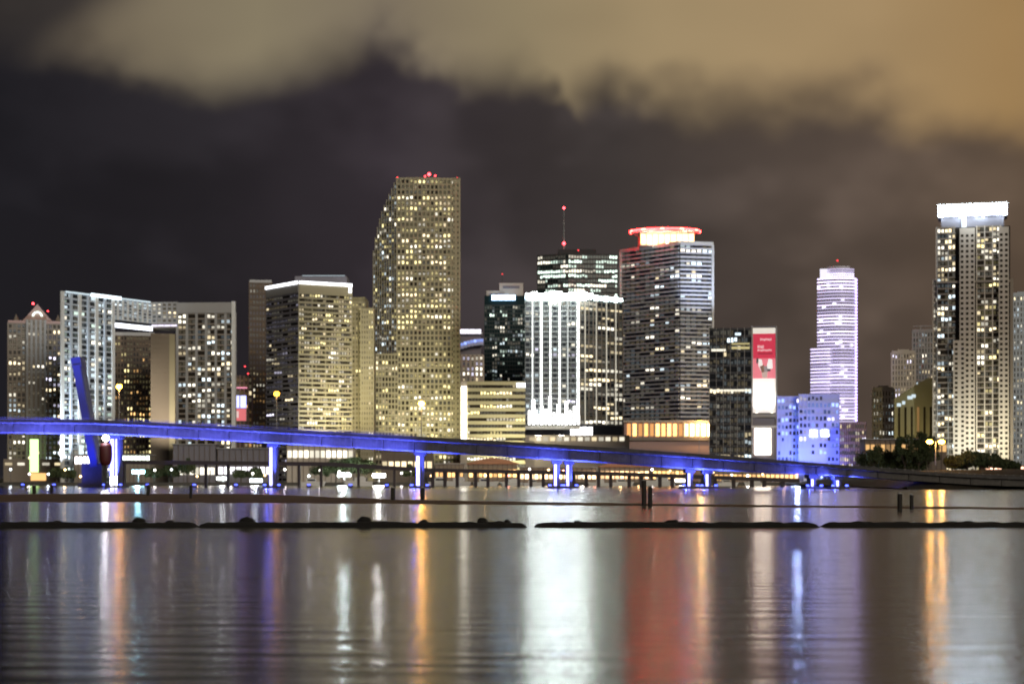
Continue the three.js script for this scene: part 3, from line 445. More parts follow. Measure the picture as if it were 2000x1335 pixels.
{ // blue floodlit block
  const B = new Building('blue_lit_block', 'low twin-fronted block flooded with blue light beside the banner tower', 'building', 1580, 1060, low);
  const a = B.P(1519), m = B.P(1563), n = B.P(1564, 1055), b = B.P(1641, 1055), yT = B.H(772), wall = std([0.6, 0.62, 0.66]);
  B.body([a, m, [m[0], -25], [a[0], -25]], 0, yT - 1, wall, 'left_front'); B.body([n, b, [b[0], -25], [n[0], -25]], 0, yT, wall, 'right_front');
  B.face({ a, b: m, y1: yT - 1, bays: 6, floors: 13, band: wall, bandH: 1.3, pier: wall, pierW: 0.5, lit: pattern(111, { faint: 0.5, p: 0.5, hues: ['blue', 'blue', 'lilac'], dim: 0.6 }) });
  B.face({ a: n, b, y1: yT, bays: 10, floors: 13, band: wall, bandH: 1.3, pier: wall, pierW: 0.6, lit: pattern(112, { faint: 0.5, p: 0.45, hues: ['blue', 'blue', 'lilac'], rows: { 12: 0.6 }, dim: 0.6 }) });
  for (const px of [1592, 1614]) box(B.g, 'bright_window', strip([0.5, 0.56, 1], 9), [B.P(px, 1055)[0], B.H(846, 1055), 5.6], [4.4, 4, 0.4]);
  for (const px of [1526, 1547]) { box(B.g, 'floodlight', strip('blue', 6), [B.P(px)[0], 3, 24], [1.2, 0.8, 1.2]); flood(B.g, [0.1, 0.17, 1], 3400, [B.P(px)[0], 4, 24], [B.P(px)[0], 30, 0], 1.0); }
  for (const px of [1580, 1604, 1628]) { box(B.g, 'floodlight', strip('blue', 6), [B.P(px)[0], 3, 28], [1.2, 0.8, 1.2]); flood(B.g, [0.13, 0.16, 1], 2300, [B.P(px)[0], 4, 28], [B.P(px)[0], 28, 5], 1.0); }
  B.finish();
}
{ // lavender rounded tower
  const B = new Building('lavender_tower', 'slender round-topped tower with every floor edge glowing lavender white', 'tower', 1632, 1270, towers);
  const wall = std([0.6, 0.58, 0.68]), d = 1270;
  const a = B.P(1597), b = B.P(1672), yT = B.H(545), l0 = B.P(1584), y0 = B.H(830);
  const round = (p, q, k) => { const o = []; for (let i = 0; i <= 10; i++) { const t = i / 10; o.push([lerp(p[0], q[0], t), p[1] + Math.sin(t * Math.PI) * k]); } o.push([q[0] - 2, q[1] - 12], [q[0] - 9, q[1] - 22], [p[0] + 14, p[1] - 22], [p[0] + 5, p[1] - 12]); return o; };
  const mid = std([0.34, 0.33, 0.4], 0.5); B.body(round(a, b, 5), 0, yT, mid); B.body(round(l0, B.P(1640), 4.96), 0, B.H(682), mid, 'lower_wing'); B.body(round(B.P(1604), B.P(1668), 4.4), yT, B.H(527), mid, 'top_storeys'); B.body(round(B.P(1616), B.P(1660), 3), B.H(527), B.H(520), wall, 'cap');
  const R = rng(121), NF = 44;
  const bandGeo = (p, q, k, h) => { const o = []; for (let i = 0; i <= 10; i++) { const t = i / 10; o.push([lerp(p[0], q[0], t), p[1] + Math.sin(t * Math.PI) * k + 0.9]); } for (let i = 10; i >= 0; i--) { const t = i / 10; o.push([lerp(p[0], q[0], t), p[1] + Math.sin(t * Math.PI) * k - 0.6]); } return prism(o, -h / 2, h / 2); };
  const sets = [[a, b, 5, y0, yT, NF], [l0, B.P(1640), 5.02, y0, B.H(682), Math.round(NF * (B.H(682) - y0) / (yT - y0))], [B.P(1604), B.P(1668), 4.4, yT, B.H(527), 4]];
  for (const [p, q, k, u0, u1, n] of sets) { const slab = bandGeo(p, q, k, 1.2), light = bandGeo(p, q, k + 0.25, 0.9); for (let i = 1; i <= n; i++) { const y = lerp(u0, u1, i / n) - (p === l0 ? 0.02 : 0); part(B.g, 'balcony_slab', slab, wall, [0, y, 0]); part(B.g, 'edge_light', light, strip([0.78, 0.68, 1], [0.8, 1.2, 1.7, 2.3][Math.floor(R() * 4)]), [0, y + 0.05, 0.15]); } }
  
  for (let i = 0; i < 40; i++) { const px = lerp(1586, 1666, R()), y = lerp(y0, yT, R()); if (px < 1600 && y > B.H(690)) continue; const t = (px - 1597) / 75; box(B.g, 'window', strip([0.9, 0.87, 1], 1 + R() * 1.2), [B.P(px)[0], y, Math.sin(clamp(t, 0, 1) * Math.PI) * 5 + 0.5], [2.4, 2, 0.8]); }
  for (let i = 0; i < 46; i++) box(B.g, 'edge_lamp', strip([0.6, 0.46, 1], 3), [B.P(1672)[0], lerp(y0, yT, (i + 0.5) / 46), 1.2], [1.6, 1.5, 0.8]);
  box(B.g, 'top_window', strip([0.9, 0.86, 1], 1.1), [B.P(1612)[0], B.H(535), 3.4], [7, 7, 0.4]);
  flood(B.g, [0.66, 0.56, 1], 36000, [-16, 3, 70], [-12, 60, 0], 0.42); flood(B.g, [0.6, 0.5, 1], 30000, [14, 3, 80], [6, 90, 0], 0.36);
  B.beacon(1636, 508, d, 1.4, 2); B.finish();
}
{ // low infill by the lavender tower
  const B = new Building('infill_block', 'low pinkish block with scattered warm windows at the foot of the lavender tower', 'building', 1665, 1040, low);
  B.block(1641, 1692, 826, 20, M.pinkish); B.face({ a: B.P(1641), b: B.P(1692), y1: B.H(826), bays: 12, floors: 9, band: M.pinkish, bandH: 1.3, pier: M.brown, pierW: 0.4, lit: pattern(131, { p: 0.4, hues: ['warm', 'pale', 'lilac'], dim: 0.7 }) }); B.finish();
}
for (const [px0, px1, py, d, mat, hue, name, label, fl, bays, sd] of [
  [1706, 1746, 762, 1150, M.cream, ['pale', 'green', 'cool'], 'apartment_block', 'low grey apartment block next to the olive faceted building', 14, 7, 141],
  [1743, 1787, 690, 1260, M.cream, ['pale', 'lilac', 'warm'], 'apartment_block', 'mid-height cream apartment block rising behind the olive faceted building', 23, 8, 142],
  [1784, 1834, 648, 1330, M.grey, ['pale', 'warm', 'cool'], 'apartment_block', 'grey apartment tower with a crane-like roof rail behind the crowned tower', 28, 9, 143],
  [1974, 2030, 577, 1180, M.paleBlue, ['cool', 'pale', 'warm'], 'apartment_block', 'pale tower partly hidden behind the white-crowned tower', 34, 9, 144],
]) {
  const B = new Building(name, label, 'building', (px0 + px1) / 2, d, towers); B.block(px0, px1, py, 22, M.brownGlass);
  B.face({ a: B.P(px0), b: B.P(px1), y1: B.H(py), bays, floors: fl, pier: mat, pierW: 1.3, band: mat, bandH: 1.3, lit: pattern(sd, { p: 0.33, hues: hue, dim: 0.6 }) });
  { const e = B.P(px0); B.face({ a: [e[0], -22], b: e, y1: B.H(py), bays: 5, floors: fl, pier: mat, pierW: 1.3, band: mat, bandH: 1.3, lit: pattern(sd + 50, { p: 0.25, hues: hue, dim: 0.7 }) }); }
  B.rail(B.P(px0), B.P(px1), B.H(py) + 1, 2, 0.4, mat, 'parapet', 0.8);
  if (sd === 143) { box(B.g, 'roof_rail', M.grey, [B.P(1803)[0], B.H(649) + 5, -2], [14, 0.6, 0.6]); box(B.g, 'rail_post', M.grey, [B.P(1799)[0], B.H(649) + 2, -2], [0.7, 7, 0.7]); B.beacon(1786, 646, d, 1.2, 5); } else box(B.g, 'roof_plant', mat, [0, B.H(py) + 1.5, -12], [(B.P(px1)[0] - B.P(px0)[0]) * 0.5, 4, 8]);
  B.finish();
}
{ // olive faceted building
  const B = new Building('faceted_hall', 'olive building with a slanting roof and tall dark window slots', 'building', 1785, 1090, low);
  const h0 = B.H(778), h1 = B.H(738), [a, b] = [B.P(1748), B.P(1826)], sh = new THREE.Shape([[a[0], 0], [b[0], 0], [b[0], h1], [B.P(1812)[0], h1], [B.P(1790)[0], h1 - 4], [a[0], h0]].map((p) => new THREE.Vector2(...p)));
  part(B.g, 'body', new THREE.ExtrudeGeometry(sh, { depth: 24, bevelEnabled: false }), M.olive, [0, 0, -24]);
  for (let i = 0; i < 6; i++) box(B.g, 'window_slot', i === 3 ? pane('amber', 1) : M.brownGlass, [lerp(a[0], b[0], 0.12 + i * 0.155), B.H(825), 0.1], [1.3, 19, 0.4]);
  for (const [px, py, w] of [[1757, 790, 4], [1766, 786, 3], [1778, 776, 5], [1785, 773, 4]]) box(B.g, 'window', strip('cool', 0.9), [B.P(px)[0], B.H(py), 0.2], [w * 0.6, 2, 0.4]);
  flood(B.g, [1, 0.85, 0.4], 3200, [-6, 2, 40], [0, 30, 0], 0.8); B.finish();
}
{ // white-crowned residential tower
  const B = new Building('crowned_tower', 'tall cream residential tower topped by a dazzling white light box', 'tower', 1900, 1050, towers), d = 1050;
  const yT = B.H(443), S1 = B.H(545);
  B.block(1832, 1971, 443, 26, M.brownGlass); B.block(1825, 1976, 545, 24, M.taupe, { d: 1051, name: 'lower_body' });
  const stack = (p0, p1, dd, y0, y1, mat, name) => { const a = B.P(p0, dd), b = B.P(p1, dd); B.body([a, b, [b[0], -1], [a[0], -1]], y0, y1, mat, name); return [a, b]; };
  let [a, b] = stack(1879, 1908, 1046, 0, yT - 1, M.cream, 'pier_stack'); B.holes(a, b, 6, yT - 4, 3, 46, 1.5, 1.5, M.brownGlass);
  [a, b] = stack(1868, 1892, 1044.5, 0, B.H(665), M.cream, 'pier_stack'); B.holes(a, b, 6, B.H(668), 2, 27, 1.6, 1.4, M.brownGlass);
  [a, b] = stack(1953, 1972, 1046, 0, yT - 1, M.cream, 'pier_stack'); B.holes(a, b, 6, yT - 4, 2, 46, 1.5, 1.5, M.brownGlass);
  a = B.P(1833); b = B.P(1868); B.face({ a, b, y1: yT, bays: 5, floors: 46, band: M.taupe, bandH: 0.9, pier: M.grey, pierW: 0.5, pierEvery: 3, lit: pattern(151, { p: (u, v) => v > 0.8 ? 0.6 : 0.28, hues: ['pale', 'cool', 'warm'], rows: { 33: 0.5, 36: 0.9, 43: 0.7, 29: 0.8 }, dim: 0.35, run: 0.9 }) });
  a = B.P(1908); b = B.P(1953); B.face({ a, b, y1: yT, bays: 6, floors: 46, band: M.taupe, bandH: 0.9, pier: M.cream, pierW: 0.6, pierEvery: 2, lit: pattern(152, { p: (u, v) => v > 0.75 ? 0.5 : 0.32, hues: ['pale', 'warm', 'yellow'], dim: 0.4, run: 0.9 }) });
  a = B.P(1825, 1051); b = B.P(1833, 1051); B.face({ a, b, y1: S1, bays: 2, floors: 36, band: M.cream, bandH: 1, lit: pattern(153, { p: 0.2, hues: ['pale'] }) });
  { const e = B.P(1825, 1051), t = B.P(1832); B.face({ a: [e[0], -24], b: [e[0], -1.5], y1: S1, bays: 6, floors: 36, band: M.cream, bandH: 1, pier: M.cream, pierW: 1.2, pierEvery: 2, lit: pattern(154, { p: 0.25, hues: ['pale', 'warm'] }) }); B.face({ a: [t[0], -26], b: t, y0: S1, y1: yT, bays: 6, floors: 11, band: M.taupe, bandH: 1, pier: M.cream, pierW: 1, pierEvery: 2, lit: pattern(155, { p: 0.35, hues: ['pale', 'cool'] }) }); }
  B.rail(B.P(1832), B.P(1971), B.H(550), 1.2, 1, M.taupe, 'setback_ledge', 2.2);
  const x0 = B.P(1834)[0], x1 = B.P(1966)[0], cb = B.H(421), ct = B.H(397);
  box(B.g, 'crown_drum', M.dusk, [(x0 + x1) / 2, (yT + cb) / 2, -13], [x1 - x0 - 4, cb - yT, 18]); box(B.g, 'crown_column', strip([0.85, 0.95, 1], 2.4), [B.P(1884)[0], (yT + cb) / 2, -2], [2.4, cb - yT, 2]);
  for (let i = 0; i < 10; i++) { const px = 1840 + i * 13.4; box(B.g, 'crown_light', strip([0.72, 0.87, 1], 46), [B.P(px)[0], ct - [6.8, 5.6, 6.4, 7.2, 5.4, 6.6, 7, 5.2, 6.2, 6.8][i] / 2, -2.5], [2.5, [6.8, 5.6, 6.4, 7.2, 5.4, 6.6, 7, 5.2, 6.2, 6.8][i], 1]); }
  box(B.g, 'crown_frame', M.white, [(x0 + x1) / 2, ct + 0.5, -12], [x1 - x0 + 1, 0.9, 20]); box(B.g, 'crown_box', M.dusk, [(x0 + x1) / 2, (cb + ct) / 2, -12], [x1 - x0, ct - cb, 17]);
  const al = new THREE.SpotLight(new THREE.Color(0.8, 0.92, 1), 2500, 0, 1.2, 0.9); al.position.set(0, ct, 12); al.target.position.set(0, yT - 40, 2); al.castShadow = true; al.shadow.radius = 100; B.g.add(al, al.target);
  flood(B.g, [0.95, 1, 0.88], 11000, [-6, 2, 45], [-3, 32, 0], 0.6); flood(B.g, [1, 0.95, 0.7], 11000, [17, 2, 45], [17, 34, 0], 0.6);
  B.finish();
}

// ---------- the blue-lit road bridge ----------
const concrete = std([0.13, 0.12, 0.112], 0.85, { map: stain }), BLUE = [0.06, 0.09, 1];
const deckTop = [[-500, 818], [-100, 817], [200, 820], [300, 824], [450, 832], [600, 840], [800, 851], [1000, 862], [1200, 874], [1400, 888], [1600, 904], [1750, 917], [1900, 927], [2300, 941]], shallow = (px) => lerp(1, 0.62, smooth(1300, 1750, px));
const bridgeD = (px) => lerp(760, 640, px / 1900);
const deckAt = (px) => [X(px, bridgeD(px)), Y(curve(deckTop, px), bridgeD(px)), -bridgeD(px), shallow(px)];
{
  const G = thing('road_bridge', 'long concrete road bridge washed in blue light, sloping down to the shore', 'bridge');
  const path = []; for (let px = -500; px <= 2300; px += 30) path.push(deckAt(px));
  const at = (prof, name, mat) => part(G, name, sweep(prof, path), mat);
  // across: + is towards us; up: 0 is the top of the parapet
  at([[7, 0], [6.65, 0], [6.65, -1.1], [7, -1.1]], 'parapet', std([0.12, 0.115, 0.12], 0.85, { map: stain }));
  at([[-7, 0], [-7, -1.1], [-6.65, -1.1], [-6.65, 0]], 'parapet', std([0.12, 0.115, 0.12], 0.85, { map: stain }));
  at([[7.15, -1.1], [7.15, -1.7], [5.6, -2.05], [-5.6, -2.05], [-7.15, -1.7], [-7.15, -1.1]], 'deck', concrete);
  for (let px = -500; px < 2300; px += 60) { const gap = 0.7; part(G, 'girder_segment', sweep([[6.2, -2.0], [6.4, -5.6], [5.6, -6.1], [-5.6, -6.1], [-6.4, -5.6], [-6.2, -2.0]], [px + gap, px + 30, px + 60 - gap].map(deckAt)), concrete); }   // open joints between segments
  at([[6.9, 0.62], [6.75, 0.62], [6.75, 0.48], [6.9, 0.48]], 'handrail', M.steel);
  for (let px = -490; px < 2300; px += 15) { const [x, y, z] = deckAt(px); box(G, 'rail_post', M.steel, [x, y + 0.25, z + 6.8], [0.1, 0.5, 0.1]); }
  const barGlow = strip([0.3, 0.3, 1], 5), foot = 0.9;
  const piers = [[226, 3.6, 2, 5], [535, 2.5, 1, 3], [821, 2.9, 1, 2.6], [1087, 2.2, 1, 1.7], [1111, 2.2, 1, 1.7], [1346, 2.0, 1, 1.7], [1381, 2.0, 1, 1.6], [1585, 1.8, 1, 1.6], [1634, 1.8, 1, 1.3]];
  for (const [px, w, n, pow] of piers) {
    const [x, y, z, sc] = deckAt(px), h = y - 6.1 * sc - foot, front = z + 5.2;
    box(G, 'pile_cap', concrete, [x, foot / 2 - 0.4, z + 1], [w + 5, foot + 0.8, 14]);
    const p = part(G, 'pier', new THREE.BoxGeometry(w, h, 9.6), concrete, [x, foot + h / 2, z]);
    box(G, 'pier_head', concrete, [x, foot + h - 0.7, z], [w + 1.6, 1.4, 11]);
    for (let i = 0; i < n; i++) { const o = n === 2 ? (i ? 1.2 : -0.5) : -0.25 * w, tw = n === 2 ? (i ? 0.6 : 1.5) : w * 0.45, k = Math.max(2, Math.round(h / 4.5)); for (let s = 0; s < k; s++) box(p, 'glowing_bar', n === 2 && s === 0 ? strip([0.9, 0.88, 1], 9) : barGlow, [o, (h - 1.6) * (s + 0.5) / k - h / 2, 5.0], [tw, (h - 1.6) / k - 0.06, 0.4]); }  // flood light on the pier face, put in as glowing bars
    for (const s of [-1, 1]) {
      box(G, 'floodlight', strip(BLUE, 8), [x + s * (w / 2 + 1.6), foot + 0.35, z + 7.2], [1.0, 0.5, 0.6]);
      flood(G, BLUE, 9000 * pow * (h / 14) * (h / 14 < 0.5 ? 1.2 : 1), [x + s * (w / 2 + 1.6), foot + 0.9, z + 8.2], [x + s * 9, y - 3.6, z + 5], 0.85, 15);
    }
    lamp(G, BLUE, 160 * (h / 10), [x - w / 2 - 0.8, foot + h * 0.4, z + 6.2], 10);
  }
  // further floodlights on low dolphins under the high spans
  for (const [px, k] of [[-40, 2.6], [60, 3.2], [120, 3.2], [300, 2.4], [390, 2.2], [470, 2.0], [610, 1.7], [690, 1.1], [760, 1.0]]) {
    const [x, y, z] = deckAt(px);
    box(G, 'dolphin', concrete, [x, 0.3, z + 13], [2, 1.4, 2]); box(G, 'floodlight', strip(BLUE, 6), [x, 1.3, z + 13], [1, 0.5, 0.8]);
    flood(G, [0.09, 0.11, 1], 11500 * k, [x, 2, z + 13.4], [x, y - 3.5, z + 6], 0.75, 15);
  }
}
// orange street lamps on the bridge and shore
function streetLamp(px, py, d, base, heads, k, label, group = 'orange street lamps') {
  const x = X(px, d), y = Y(py, d), G = thing('street_lamp', label, 'lamp', [x, base, -d], group), h = y - base;
  part(G, 'pole', new THREE.CylinderGeometry(0.12, 0.2, h, 8), M.steel, [0, h / 2, 0]);
  for (const s of heads) { box(G, 'arm', M.steel, [s * 1.3, h + 0.1, 0], [2.6, 0.14, 0.14]); box(G, 'lamp_housing', M.steel, [s * 2.3, h + 0.12, 0], [2.0, 0.3, 0.8]); part(G, 'lamp_lens', BALL, strip([1, 0.42, 0.03], Math.min(k, 70)), [s * 2.3, h - 0.1, 0], [2.6, 1.6, 1.6]); lamp(G, [1, 0.5, 0.14], Math.min(k, 50) * 7, [s * 2.3, h - 1.4, 0.6], 30); }
  if (heads.length === 0) { part(G, 'lamp_lens', BALL, strip([1, 0.42, 0.03], Math.min(k, 70)), [0, h + 0.5, 0], [2.4, 2.2, 2.2]); box(G, 'lamp_cap', M.steel, [0, h + 1.5, 0], [1.2, 0.3, 1.2]); lamp(G, [1, 0.5, 0.14], Math.min(k, 50) * 7, [0, h - 0.6, 1.4], 30); }
}
for (const [px, py, k, label] of [[232, 757, 40, 'orange street lamp on the bridge in front of the brown offices'], [540, 771, 9, 'small orange street lamp on the bridge before the khaki corner tower'], [823, 790, 120, 'large glowing orange street lamp on the bridge before the stepped tower']]) { const p = deckAt(px); streetLamp(px, py, -p[2], p[1] - 1.1, [], k, label); }
streetLamp(1828, 862, 700, 9.0, [-1, 1], 80, 'twin-headed orange street lamp on a tall pole above the dark embankment');
streetLamp(1366, 826, 960, GY, [], 20, 'orange street lamp in front of the lit lobby colonnade');

// ---------- raised bascule leaf and the old trestle ----------
{
  const d = 800, x = X(188, d), G = thing('bascule_leaf', 'dark blue raised drawbridge leaf leaning back over its pier', 'drawbridge', [x, 0, -d]);
  const steel = std([0.05, 0.06, 0.13], 0.55), L = 46, tilt = Math.atan2(188 - 155, 905 - 715) ;
  box(G, 'bascule_pier', concrete, [-1, 5, 0], [9, 11, 10]); box(G, 'pile_cap', concrete, [1, 0.6, 1], [15, 1.8, 14]);
  const y0 = 9, seg = (name, s0, s1, w, dz, z) => { const l = s1 - s0, m = part(G, name, CUBE, steel, [-Math.sin(tilt) * (s0 + s1) / 2, y0 + Math.cos(tilt) * (s0 + s1) / 2, z], [w, l, dz]); m.rotation.z = tilt; return m; };
  for (const z of [-4, 4]) { seg('main_girder', 0, L, 2.9, 0.5, z); seg('girder_flange', 0, L, 3.3, 1.1, z + (z > 0 ? 0.85 : -0.85)); }
  for (let i = 0; i < 12; i++) { const m = seg('floor_beam', i * L / 12 + 1, i * L / 12 + 1.7, 3.0, 7.4, 0); m.name = 'floor_beam'; }
  seg('deck_plate', 0, L, 0.35, 8, 0).position.x += 1.7; seg('tip_block', L - 1, L + 3.5, 4.2, 9.4, 0);
  flood(G, [0.02, 0.03, 1], 7000, [6, 4, 22], [-4, 26, 4], 0.6); flood(G, BLUE, 4000, [-16, 2, 18], [-3, 14, 4], 0.7);
}
{
  const d = 815, G = thing('old_trestle', 'low dark trestle bridge on many columns behind the blue bridge', 'bridge'), pts = [[237, 902], [640, 906], [840, 918], [1200, 925], [1560, 938]], path = [];
  for (let px = 237; px <= 1560; px += 27) path.push([X(px, d), Y(curve(pts, px), d), -d]);
  const rust = std([0.05, 0.04, 0.045], 0.8);
  part(G, 'girder', sweep([[3, 0.9], [3, -0.9], [-3, -0.9], [-3, 0.9]], path), rust);
  const r = rng(5), cols = [242, 402, 445, 584, 627, 700, 770]; for (let px = 845; px < 1560; px += 24 + (r() < 0.4 ? 12 : 0)) cols.push(px);
  for (const px of cols) { const top = Y(curve(pts, px), d) - 0.9; box(G, 'column', rust, [X(px, d), top / 2 - 0.4, -d], [px < 800 ? 1.0 : 1.5, top + 0.8, 3.2]); }
  for (let px = 250; px < 1560; px += 60) box(G, 'rail_post', rust, [X(px, d), Y(curve(pts, px), d) + 1.4, -d + 2.8], [0.15, 1.1, 0.15]);
}
{ // red marker
  const d = 690, G = thing('channel_marker', 'dark red rounded channel marker on a black post beside the bridge pier', 'marker', [X(206, d), 0, -d]);
  part(G, 'post', ROD, M.blackMetal, [0, Y(908, d) / 2 - 0.5, 0], [0.9, Y(908, d) + 1, 0.9]);
  const g = new THREE.LatheGeometry([[0, -4.4], [1.6, -4.2], [2.3, -2.4], [2.5, 0], [2.4, 3], [1.9, 4.2], [0, 4.4]].map((p) => new THREE.Vector2(...p)), 14); part(G, 'daymark', g, std([0.09, 0.016, 0.016], 0.6), [0, Y(887, d), 0]);
  part(G, 'lamp', BALL, strip([1, 0.84, 0.8], 40), [0, Y(855, d), 0], [2.6, 2.6, 2.6]); part(G, 'lamp_stem', ROD, M.blackMetal, [0, Y(862, d), 0], [0.3, 3.4, 0.3]); lamp(G, [0.75, 0.82, 1], 220, [0, Y(855, d) + 0.2, 2.2], 50);
}

// ---------- waterfront ----------
function shed(px0, px1, py, d, label, { wall = M.taupe, roof = 'flat', hue = 'amber', k = 1, n = 6, hgt = 0.5 } = {}) {
  const x0 = X(px0, d), x1 = X(px1, d), w = x1 - x0, h = Y(py, d) - GY, G = thing('market_pavilion', label, 'building', [(x0 + x1) / 2, GY, -d], low);
  box(G, 'wall', wall, [0, h / 2, -7], [w, h, 14]);
  if (roof === 'flat') box(G, 'roof', M.grey, [0, h + 0.25, -6.4], [w + 1.6, 0.5, 16]);
  else { const s = new THREE.Shape(); s.moveTo(-w / 2 - 1, 0); for (let i = 0; i <= 12; i++) { const t = i / 12; s.lineTo(lerp(-w / 2 - 1, w / 2 + 1, t), 0.4 + Math.sin(t * Math.PI) * w * 0.11 * (roof === 'gable' ? Math.min(1, 1.3 - Math.abs(t - 0.5) * 1.4) : 1)); } s.lineTo(w / 2 + 1, 0); part(G, 'roof', new THREE.ExtrudeGeometry(s, { depth: 16, bevelEnabled: false }), std([0.42, 0.22, 0.13]), [0, h, -14.4]); }
  const r = rng(px0); for (let i = 0; i < n; i++) { const l = k * 2.8 * (0.4 + r()); box(G, 'shop_window', strip(Array.isArray(hue) ? hue : HUES[hue], Math.round(l * 10) / 10), [-w / 2 + w * (i + 0.5) / n, h * hgt, 0.2], [w / n * 0.72, Math.min(h * 0.55, 4), 0.3]); box(G, 'post', M.brown, [-w / 2 + w * i / n, h * 0.5, 0.5], [0.3, h, 0.3]); }
  return G;
}
shed(145, 192, 889, 985, 'low white-lit canopy hall behind the drawbridge', { hue: [1, 0.95, 0.95], k: 1.6, n: 6, hgt: 0.82 });
shed(238, 292, 889, 1000, 'low hall with a pale lit frieze under the yellow-windowed offices', { hue: [0.85, 1, 0.8], k: 1.3, n: 7, hgt: 0.85 });
shed(338, 420, 868, 1010, 'grey-mauve windowless hall below the right wing of the pale block', { wall: M.dusk, hue: 'pale', k: 0.7, n: 8, hgt: 0.3 });
shed(425, 530, 876, 1012, 'grey hall with a row of white lights below the dark tower', { wall: M.dusk, hue: [1, 0.94, 1], k: 1.3, n: 9, hgt: 0.35 });
shed(560, 690, 868, 1015, 'bright cream hall at the foot of the khaki corner tower', { wall: M.cream, hue: 'pale', k: 0.8, n: 12, hgt: 0.75 });
shed(745, 845, 880, 1010, 'brown hall with warm windows near the blue pier', { wall: M.brown, hue: 'warm', k: 0.6, n: 8, hgt: 0.55 });
shed(850, 905, 906, 975, 'orange-lit market hall with a flat roof, first of the row', { hue: 'amber', k: 0.9, n: 7 });
shed(915, 1010, 906, 975, 'orange-lit market hall with a low arched roof beside flat-roofed one', { roof: 'arch', hue: 'amber', k: 1.0, n: 10 });
shed(1015, 1165, 913, 972, 'long orange-lit market hall between the two arched roofs', { hue: [1, 0.7, 0.4], k: 1.3, n: 16 });
shed(1172, 1268, 912, 972, 'orange-lit market hall with an arched roof, far end of row', { roof: 'arch', hue: [1, 0.6, 0.3], k: 1.2, n: 10 });
shed(1275, 1345, 912, 972, 'orange market hall with a flat roof after the arched pair', { hue: 'amber', k: 0.9, n: 8 });
shed(1395, 1560, 922, 968, 'long low orange-lit shed under the descending bridge', { hue: 'amber', k: 0.7, n: 18 });
shed(1655, 1790, 930, 946, 'low shed with orange windows under the last bridge span', { hue: 'amber', k: 1.2, n: 16, hgt: 0.45 });
shed(1690, 1850, 858, 985, 'long brown hall behind the dark trees under the olive building', { wall: M.brown, hue: 'amber', k: 0.25, n: 16, hgt: 0.8 });
shed(1925, 2060, 909, 966, 'low hall with a row of pinkish-orange lights behind the embankment trees', { hue: [1, 0.55, 0.36], k: 1.4, n: 16, hgt: 0.72 });
function floodMast(px, py, d, color, k, label) {
  const x = X(px, d), h = Y(py, d) - GY, G = thing('flood_mast', label, 'lamp', [x, GY, -d], 'white flood masts on the quay');
  part(G, 'mast', ROD, M.steel, [0, h / 2, 0], [0.3, h, 0.3]); box(G, 'crossbar', M.steel, [0, h, -0.2], [6, 0.3, 0.3]);
  for (let i = -1; i <= 1; i++) box(G, 'lamp_head', strip(color, k), [i * 2.3, h, 0.5], [2.0, 1.8, 0.5]);
  lamp(G, color, Math.min(k, 24) * 90, [0, h - 0.2, 2.2], 60);
}
floodMast(672, 927, 945, [0.8, 1, 1], 60, 'white flood mast among trees, left of a warmer one');
floodMast(740, 928, 945, [1, 0.98, 0.9], 48, 'warm white flood mast just before the brown hall');
floodMast(1557, 921, 945, [0.42, 0.56, 1], 30, 'bluish-white flood mast beside the last blue piers');
floodMast(500, 938, 945, [0.86, 0.94, 1], 7, 'low white flood mast left of the single lit pier');
floodMast(270, 921, 945, [0.4, 0.85, 1], 16, 'bluish flood mast behind the start of the trestle');
floodMast(435, 934, 945, [0.95, 1, 0.95], 5, 'small white flood mast behind the trestle columns');
floodMast(1330, 938, 945, [1, 0.9, 0.75], 4, 'small warm flood mast near the marina');
{ // globe lamps added along the quay edge to brighten the waterfront
  const r = rng(61), kinds = [[[1, 0.93, 0.85], 'white'], [[1, 0.62, 0.25], 'orange'], [[0.85, 0.95, 1], 'cool white'], [[1, 0.3, 0.22], 'red']];
  for (let i = 0; i < 46; i++) {
    const px = 8 + i * 36 + r() * 22, d = 940 + r() * 8, h = 2.2 + r() * 5, [c, word] = kinds[px > 830 ? (r() < 0.6 ? 1 : r() < 0.5 ? 0 : 3) : (r() < 0.55 ? 0 : r() < 0.6 ? 2 : 1)], k = 5 + Math.round(r() * 3) * 3;
    const G = thing('added_quay_lamp', `small ${word} added globe lamp on a thin post along the quay edge`, 'lamp', [X(px, d), GY, -d], `${word} added globe lamps on the quay`);
    part(G, 'post', ROD, M.blackMetal, [0, h / 2, 0], [0.16, h, 0.16]); part(G, 'added_globe_lamp', BALL, strip(c, k), [0, h + 0.4, 0], [1.1, 1.1, 1.1]); lamp(G, c, k * 8, [0, h + 0.4, 1.0], 35);
  }
}
